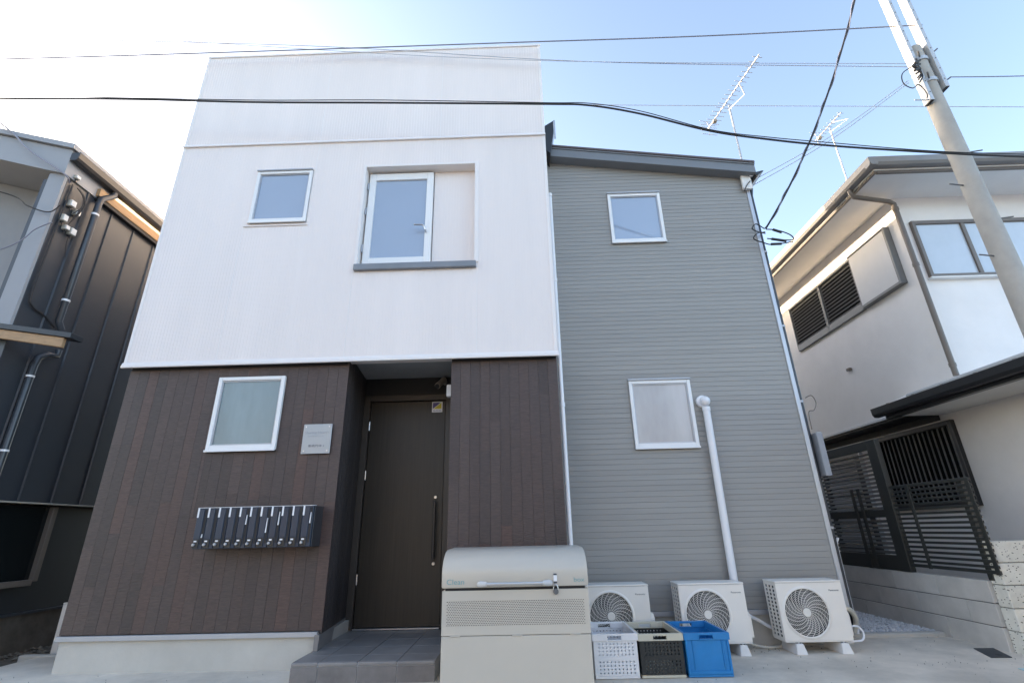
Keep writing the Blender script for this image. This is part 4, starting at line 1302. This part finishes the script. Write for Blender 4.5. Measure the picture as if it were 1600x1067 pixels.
# service boxes and cables on the left house
EB = [(-0.02, 5.08, 0.06, 0.05), (0.03, 4.72, 0.07, 0.085), (0.12, 4.66, 0.06, 0.075), (0.00, 4.50, 0.06, 0.085), (0.06, 4.42, 0.055, 0.06), (0.14, 4.40, 0.07, 0.09)]
ebl = ['white cable clamp box nearest the eave on the dark house corner', 'small beige terminal box below the cable clamp on the dark house', 'small beige terminal box near the downpipe on the dark house',
       'small beige terminal box at the corner edge in the middle of the cluster', 'smallest beige terminal box in the cluster on the dark house', 'lowest white terminal box in the cluster on the dark house']
for (y, z, w, h), lb in zip(EB, ebl):
    t = thing('terminal_box', lb, 'box', (SX + 0.02, y, z), 'terminal boxes on the dark house')
    box('case', 'beige_box', t, SX + 0.002, SX + 0.055, y - w / 2, y + w / 2, z, z + h, 0.006)
    box('cover', 'eave_white', t, SX + 0.056, SX + 0.066, y - w / 2 + 0.004, y + w / 2 - 0.004, z + 0.006, z + h - 0.006, 0.002)
    MB().tube([(SX + 0.03, y, z), (SX + 0.03, y + 0.005, z - 0.04)], 0.007, 6).build('gland', 'wire', t)


def strand(parent, pts, r, m='wire', n=10):
    return MB().tube(smooth_path(pts, n), r, 6).build('strand', m, parent, smooth=True)


def cable(label, pts, r, m='wire', name='cable', n=10):
    return tag(MB().tube(smooth_path(pts, n), r, 6).build(name, m, smooth=True), label, 'cable')


cable('dark conduit running down the corner of the dark house past the terminal boxes', [(SX + 0.02, -0.02, 5.0), (SX + 0.02, -0.03, 4.2), (SX + 0.02, -0.03, 3.55), (SX + 0.02, 0.03, 3.42), (SX + 0.02, 0.18, 3.38), (SX + 0.02, 0.33, 3.30)], 0.010)
LC = thing('cable_bundle', 'looping black cables among the terminal boxes on the dark house', 'cables', (SX + 0.05, 0.05, 4.5))
for i in range(5):
    y0 = random.uniform(-0.03, 0.06)
    strand(LC, [(SX + 0.05, y0, 4.98), (SX + 0.09, y0 + 0.06, 4.90), (SX + 0.08, y0 + 0.10, 4.78), (SX + 0.05, y0 + 0.05, 4.70 - 0.05 * i)], 0.006)
cable('black cable hanging below the lowest terminal box on the dark house', [(SX + 0.02, 0.14, 4.40), (SX + 0.03, 0.13, 4.30), (SX + 0.03, 0.15, 4.20), (SX + 0.02, 0.18, 4.12)], 0.005)
cable('upper service cable coming from the left edge to the dark house corner', [(-7.6, -0.6, 6.75), (-6.22, -0.25, 5.78), (-5.75, -0.22, 5.37), (-5.24, -0.19, 5.02), (-5.24, -0.10, 4.96)], 0.010, 'wire_grey')
cable('middle black service cable sagging to the dark house corner from the left edge', [(-7.2, -0.6, 4.95), (-5.903, -0.2, 4.783), (-5.55, -0.17, 4.60), (-5.30, -0.15, 4.52), (-5.18, -0.16, 4.60)], 0.007)
cable('lower grey service cable rising to the dark house corner from the left edge', [(-6.6, -0.5, 3.4), (-5.622, -0.2, 4.008), (-5.35, -0.17, 4.28), (-5.20, -0.16, 4.37)], 0.006, 'wire_grey')

# litter on the soil at the left
lt = MB()
pebbles(lt, 2200, -7.5, -4.1, 0.80, 4.0, -0.045, 0.010, 0.035, 0.4)
lt = lt.build('ground_litter', 'litter')
lt['kind'] = 'stuff'
lt['label'] = 'stones and leaf litter on the soil left of the house'
lt['category'] = 'litter'
struct(box('kerb', 'foundation', None, -4.95, -4.03, 0.74, 0.81, -0.15, 0.012, 0.008))

# ------------------------------------------------------------------ utility pole
PX, PY = 5.07, -0.10
UP = thing('utility_pole', 'round concrete utility pole with two steel beams at its top by the right house', 'utility pole', (PX, PY, 0))
MB().tube([(PX, PY, -0.3), (PX, PY, 6.58)], [0.120, 0.086], 24).build('shaft', 'pole', UP, smooth=True)
for (xa, xb, za, ztop) in ((4.925, 4.970, 5.66, 9.0), (5.165, 5.215, 5.86, 9.0)):
    bm_ = MB()
    bm_.box(xa, xb, PY - 0.10, PY + 0.01, za, ztop)
    o = bm_.build('steel_beam', 'galv', UP, 0.004)
    for k in range(10):
        zz = za + 0.12 + k * 0.17
        MB().disc((xa + 0.025, PY - 0.103, zz), 0.007, 'y', 0.004, 8).build('bolt_hole', 'ac_dark', o)
    box('end_cap', 'ac_dark', o, xa + 0.004, xb - 0.004, PY - 0.095, PY + 0.005, za - 0.003, za - 0.0005)
for z in (6.0, 6.35):
    bd = MB().tube([(PX, PY, z - 0.025), (PX, PY, z + 0.025)], 0.102, 24).build('clamp_band', 'galv', UP, smooth=True)
    MB().tube([(PX - 0.06, PY - 0.10, z), (PX - 0.13, PY - 0.17, z + 0.01)], 0.010, 8).build('clamp_bolt', 'fan', bd)
for (z, s) in ((4.05, 1), (3.60, -1), (4.50, -1), (4.95, 1)):
    MB().tube([(PX + s * 0.10, PY, z), (PX + s * 0.26, PY - 0.02, z + 0.01)], 0.008, 8).build('step_bolt', 'fan', UP)
MB().tube([(PX - 0.09, PY - 0.05, 5.70), (PX - 0.34, PY - 0.10, 5.66)], 0.008, 8).build('cable_arm', 'galv', UP)
MB().tube([(5.225, PY - 0.05, 6.45), (5.29, PY - 0.08, 6.50)], 0.009, 8).build('beam_bolt', 'fan', UP)
MB().tube([(5.225, PY - 0.05, 5.98), (5.29, PY - 0.08, 6.02)], 0.009, 8).build('beam_bolt', 'fan', UP)
PS = thing('cable_splice', 'black knot of spliced cables on the left side of the utility pole', 'cables', (4.86, -0.27, 5.9))
for i in range(6):
    a = random.uniform(-0.05, 0.05)
    strand(PS, [(4.92, -0.24, 6.20 + a), (4.84, -0.30, 6.16 + a), (4.80 + a, -0.30, 6.08), (4.86, -0.28, 6.00 + a), (4.80, -0.27, 5.92 + a * 2)], 0.008)
strand(PS, [(4.84, -0.26, 6.14), (4.66, -0.26, 6.02), (4.62, -0.26, 5.86), (4.70, -0.26, 5.78), (4.80, -0.25, 5.84), (4.86, -0.24, 5.72), (4.86, -0.22, 5.66)], 0.006)
for i in range(3):
    z = 6.12 - 0.06 * i
    MB().tube([(4.80 - 0.02 * i, -0.31, z), (4.88 - 0.02 * i, -0.30, z + 0.05)], 0.014, 8).build('splice_sleeve', 'wire', PS, smooth=True)

# overhead wires
cable('topmost grey wire crossing the white parapet to the utility pole beams', [(-12.0, -0.15, 7.10), (-6.752, -0.15, 6.99), (-3.337, -0.15, 6.95), (0.014, -0.15, 6.93), (2.6, -0.15, 6.915), (5.25, -0.17, 6.935)], 0.008, 'wire_grey', 'overhead_wire')
cable('upper of the two thin wires descending from top left to the pole splices', [(-12, -0.1, 8.7), (-7.067, -0.1, 7.704), (-3.825, -0.1, 7.18), (0.336, -0.1, 6.654), (4.85, -0.24, 6.19)], 0.004, 'wire_pale', 'overhead_wire')
cable('lower of the two thin wires descending from top left to the pole splices', [(-12, -0.1, 8.2), (-6.997, -0.1, 7.50), (-2.526, -0.1, 7.062), (1.0, -0.1, 6.60), (4.80, -0.24, 6.14)], 0.005, 'wire_pale', 'overhead_wire')
CB = [(-9.0, -0.45, 6.16), (-6.069, -0.45, 5.94), (-4.507, -0.45, 5.850), (-2.973, -0.45, 5.729), (-1.477, -0.45, 5.647), (0.355, -0.45, 5.539), (0.859, -0.45, 5.495), (1.418, -0.45, 5.345), (2.152, -0.45, 5.063), (2.748, -0.45, 4.920),
      (3.403, -0.45, 4.802), (4.375, -0.45, 4.673), (5.335, -0.45, 4.571), (8.0, -0.45, 4.35)]
cable('thick black cable crossing the white front and dipping toward the right house', CB, 0.011, 'wire', 'overhead_wire')
cable('thin black messenger wire running along the thick black cable', [(p[0], p[1] - 0.01, p[2] + 0.02 + 0.012 * math.sin(i * 2.1)) for i, p in enumerate(CB)], 0.005, 'wire', 'overhead_wire')
cable('thin pale wire passing right behind the antenna to the right edge', [(0.776, 3.4, 9.65), (4.0, 3.3, 9.35), (12.0, 3.0, 8.6)], 0.007, 'wire_pale', 'overhead_wire')
cable('thin dark wire leaving the utility pole to the right edge', [(5.29, -0.18, 6.02), (6.2, -0.2, 5.97), (8.5, -0.2, 5.95)], 0.006, 'wire_grey', 'overhead_wire')
E0, E1 = Vector((4.70, -0.15, 7.80)), Vector((3.10, 0.58, 4.47))
PE = [E0.lerp(E1, t) + Vector((0, 0, -0.55 * 4 * t * (1 - t) * 0.5)) for t in [i / 24 for i in range(25)]]
cable('thick twisted service cable swinging down to the corner of the grey wing', PE, 0.012, 'wire', 'service_cable', 2)
cable('thinner strand wound round the thick service cable to the grey wing', [p + Vector((0.019 * math.cos(i * 1.4), 0.019 * math.sin(i * 1.4), 0.008 * math.sin(i * 1.4))) for i, p in enumerate(PE)], 0.006, 'wire_grey', 'service_cable', 3)
cable('upper thin telephone wire from the pole to the grey wing eave', [(4.69, -0.26, 5.90), (3.9, 0.2, 5.50), (3.14, 0.66, 5.27)], 0.0045, 'wire_pale', 'service_cable')
cable('lower thin telephone wire from the pole to the grey wing eave', [(4.69, -0.26, 5.87), (3.9, 0.2, 5.45), (3.14, 0.68, 5.21)], 0.0045, 'wire_pale', 'service_cable')
# splice cluster at the grey wing
lp = [[(3.08, 0.58, 4.47), (2.96, 0.52, 4.50), (2.89, 0.50, 4.42), (2.98, 0.52, 4.38), (3.08, 0.58, 4.42)],
      [(3.08, 0.58, 4.40), (2.95, 0.50, 4.36), (2.88, 0.50, 4.28), (3.0, 0.52, 4.23), (3.12, 0.55, 4.22), (3.34, 0.50, 4.22)],
      [(3.10, 0.58, 4.46), (3.22, 0.55, 4.42), (3.34, 0.52, 4.33), (3.36, 0.52, 4.26), (3.22, 0.53, 4.27), (3.08, 0.57, 4.32)]]
GS = thing('cable_splice', 'looped black cable splices where the service cable meets the grey wing corner', 'cables', (3.08, 0.56, 4.2))
for p in lp:
    strand(GS, p, 0.007)
for (a, b) in (((3.17, 0.56, 4.44), (3.26, 0.54, 4.38)), ((3.12, 0.55, 4.30), (3.28, 0.53, 4.25)), ((3.10, 0.55, 4.225), (3.22, 0.54, 4.22))):
    MB().tube([a, b], 0.016, 8).build('splice_sleeve', 'wire', GS, smooth=True)
eb = thing('eave_bracket', 'white cable bracket and coil at the eave corner of the grey wing', 'bracket', (3.03, 0.55, 5.2))
box('plate', 'eave_white', eb, 2.93, 3.05, 0.55, 0.585, 5.06, 5.42, 0.004)
MB().tube([(3.06 + 0.045 * math.cos(t), 0.54, 5.33 + 0.085 * math.sin(t)) for t in [i * math.pi / 10 for i in range(20)]], 0.009, 6).build('coil', 'pvc', eb, smooth=True)
MB().tube([(3.03, 0.54, 5.17), (2.97, 0.54, 5.10), (2.93, 0.54, 5.02)], 0.006, 6).build('tail', 'wire', eb, smooth=True)
wl = [(3.10, 0.62, 2.32), (3.16, 0.60, 2.34), (3.19, 0.60, 2.26), (3.15, 0.60, 2.18), (3.10, 0.62, 2.16), (3.10, 0.64, 1.98)]
cable('thin dark wire loop above the utility box on the grey wing edge', wl, 0.005, 'bronze', 'wire_loop')


# ------------------------------------------------------------------ antennas
def antenna(label, foot, top, b0, b1, nel, w0, w1, r=0.014):
    t = thing('tv_antenna', label, 'antenna', foot)
    foot, top, b0, b1 = Vector(foot), Vector(top), Vector(b0), Vector(b1)
    MB().tube([foot, top + Vector((0, 0, 0.06))], r, 8).build('mast', 'galv', t, smooth=True)
    boom = MB().tube([b0, b1], r * 0.8, 6).build('boom', 'galv', t)
    d = (b1 - b0).normalized()
    s = d.cross(Vector((0, 0, 1))).normalized()
    for i in range(nel):
        u = i / (nel - 1)
        c = b0.lerp(b1, 0.03 + 0.94 * u)
        w = w0 + (w1 - w0) * u
        MB().tube([c - s * w, c + s * w], 0.0045, 5).build('element', 'galv', boom)
    for sg in (-1, 1):
        MB().tube([b1 - d * 0.05, b1 - d * 0.02 + Vector((0, 0, sg * 0.13))], 0.006, 5).build('reflector_arm', 'galv', boom)
        for k in (0.06, 0.13):
            c = b1 - d * 0.03 + Vector((0, 0, sg * k))
            MB().tube([c - s * w1 * 1.0, c + s * w1 * 1.0], 0.0045, 5).build('reflector_rod', 'galv', boom)
    MB().tube([top + d * 0.03, top - d * 0.35 + Vector((0, 0, 0.0)) - Vector((0, 0, 0.10)), b0.lerp(b1, 0.35)], r * 0.6, 6).build('brace', 'galv', t)
    m = b0.lerp(b1, 0.85)
    box('feed_box', 'beige_box', t, m.x - 0.03, m.x + 0.03, m.y - 0.03, m.y + 0.03, m.z - 0.05, m.z - 0.012, 0.004)
    return t


antenna('long white television antenna on the roof of the grey wing', (3.25, 1.0, 5.30), (3.253, 1.0, 6.87), (3.315, 0.134, 6.90), (3.08, 1.435, 6.90), 17, 0.07, 0.13)
MB().tube([(3.06, 1.0, 5.32), (3.25, 1.0, 5.45)], 0.012, 6).build('roof_bracket', 'galv', [o for o in bpy.data.objects if o.name == 'tv_antenna'][0])
antenna('shorter white television antenna on the roof of the white house', (5.0, 1.45, 5.34), (5.0, 1.454, 6.80), (4.964, 1.11, 6.83), (4.895, 1.68, 6.83), 9, 0.05, 0.09, 0.012)


PWL = thing('added_shade_wall', 'added unseen block wall keeping glow out of the passage between grey wing and white house', 'wall', (4.3, 6.1, 0))  # unseen wall, added to stop sky glow reaching the passage from behind
for j in range(12):
    for i in range(6):
        box('block', 'block', PWL, 3.06 + i * 0.41, 3.06 + i * 0.41 + 0.405, 6.02, 6.14, j * 0.2 + 0.002, j * 0.2 + 0.197, 0.004)

# ------------------------------------------------------------------ houses across the street, behind the photographer
def plain_house(name, label, x0, x1, y0, y1, eave, ridge, wall, along, face):
    h = thing(name, label, 'house', ((x0 + x1) / 2, (y0 + y1) / 2, 0))
    box('wall', wall, h, x0, x1, y0, y1, -0.1, eave)
    o = 0.45
    if along == 'y':
        xm = (x0 + x1) / 2
        MB().prism([(x0 - o, eave - 0.02), (xm, ridge - 0.12), (x1 + o, eave - 0.02), (x1 + o, eave + 0.10), (xm, ridge), (x0 - o, eave + 0.10)], 'y', y0 - 0.3, y1 + 0.3).build('roof', 'gutter_grey', h)
        ridge_m = MB()
        k = y0 - 0.3
        while k < y1 + 0.3:
            ridge_m.tube([(xm, k, ridge + 0.01), (xm, k + 0.20, ridge + 0.01)], [0.05, 0.075], 8)
            k += 0.21
        ridge_m.build('ridge_tiles', 'gutter_grey', h)
    else:
        ym = (y0 + y1) / 2
        MB().prism([(y0 - o, eave - 0.02), (ym, ridge - 0.12), (y1 + o, eave - 0.02), (y1 + o, eave + 0.10), (ym, ridge), (y0 - o, eave + 0.10)], 'x', x0 - 0.3, x1 + 0.3).build('roof', 'gutter_grey', h)
    for z in (0.9, 3.6):
        x = x0 + 0.9
        while x + 1.6 < x1:
            yy = y1 if face > 0 else y0
            f = frame_bars(MB(), x, x + 1.5, z, z + 1.2, 0.05, min(yy, yy + 0.04 * face), max(yy, yy + 0.04 * face)).build('window', 'bronze', h)
            box('pane', 'pane_pale', f, x + 0.05, x + 1.45, min(yy, yy + 0.015 * face), max(yy, yy + 0.015 * face), z + 0.05, z + 1.15)
            x += 2.6
    return h


plain_house('street_house', 'plastered house across the street, left of the camera', -11.0, -1.0, -21.0, -13.2, 4.8, 6.6, 'bronze', 'x', 1)
plain_house('street_house', 'plastered house across the street, right of the camera', 0.8, 10.5, -21.0, -13.0, 5.0, 6.8, 'gutter_grey', 'x', 1)
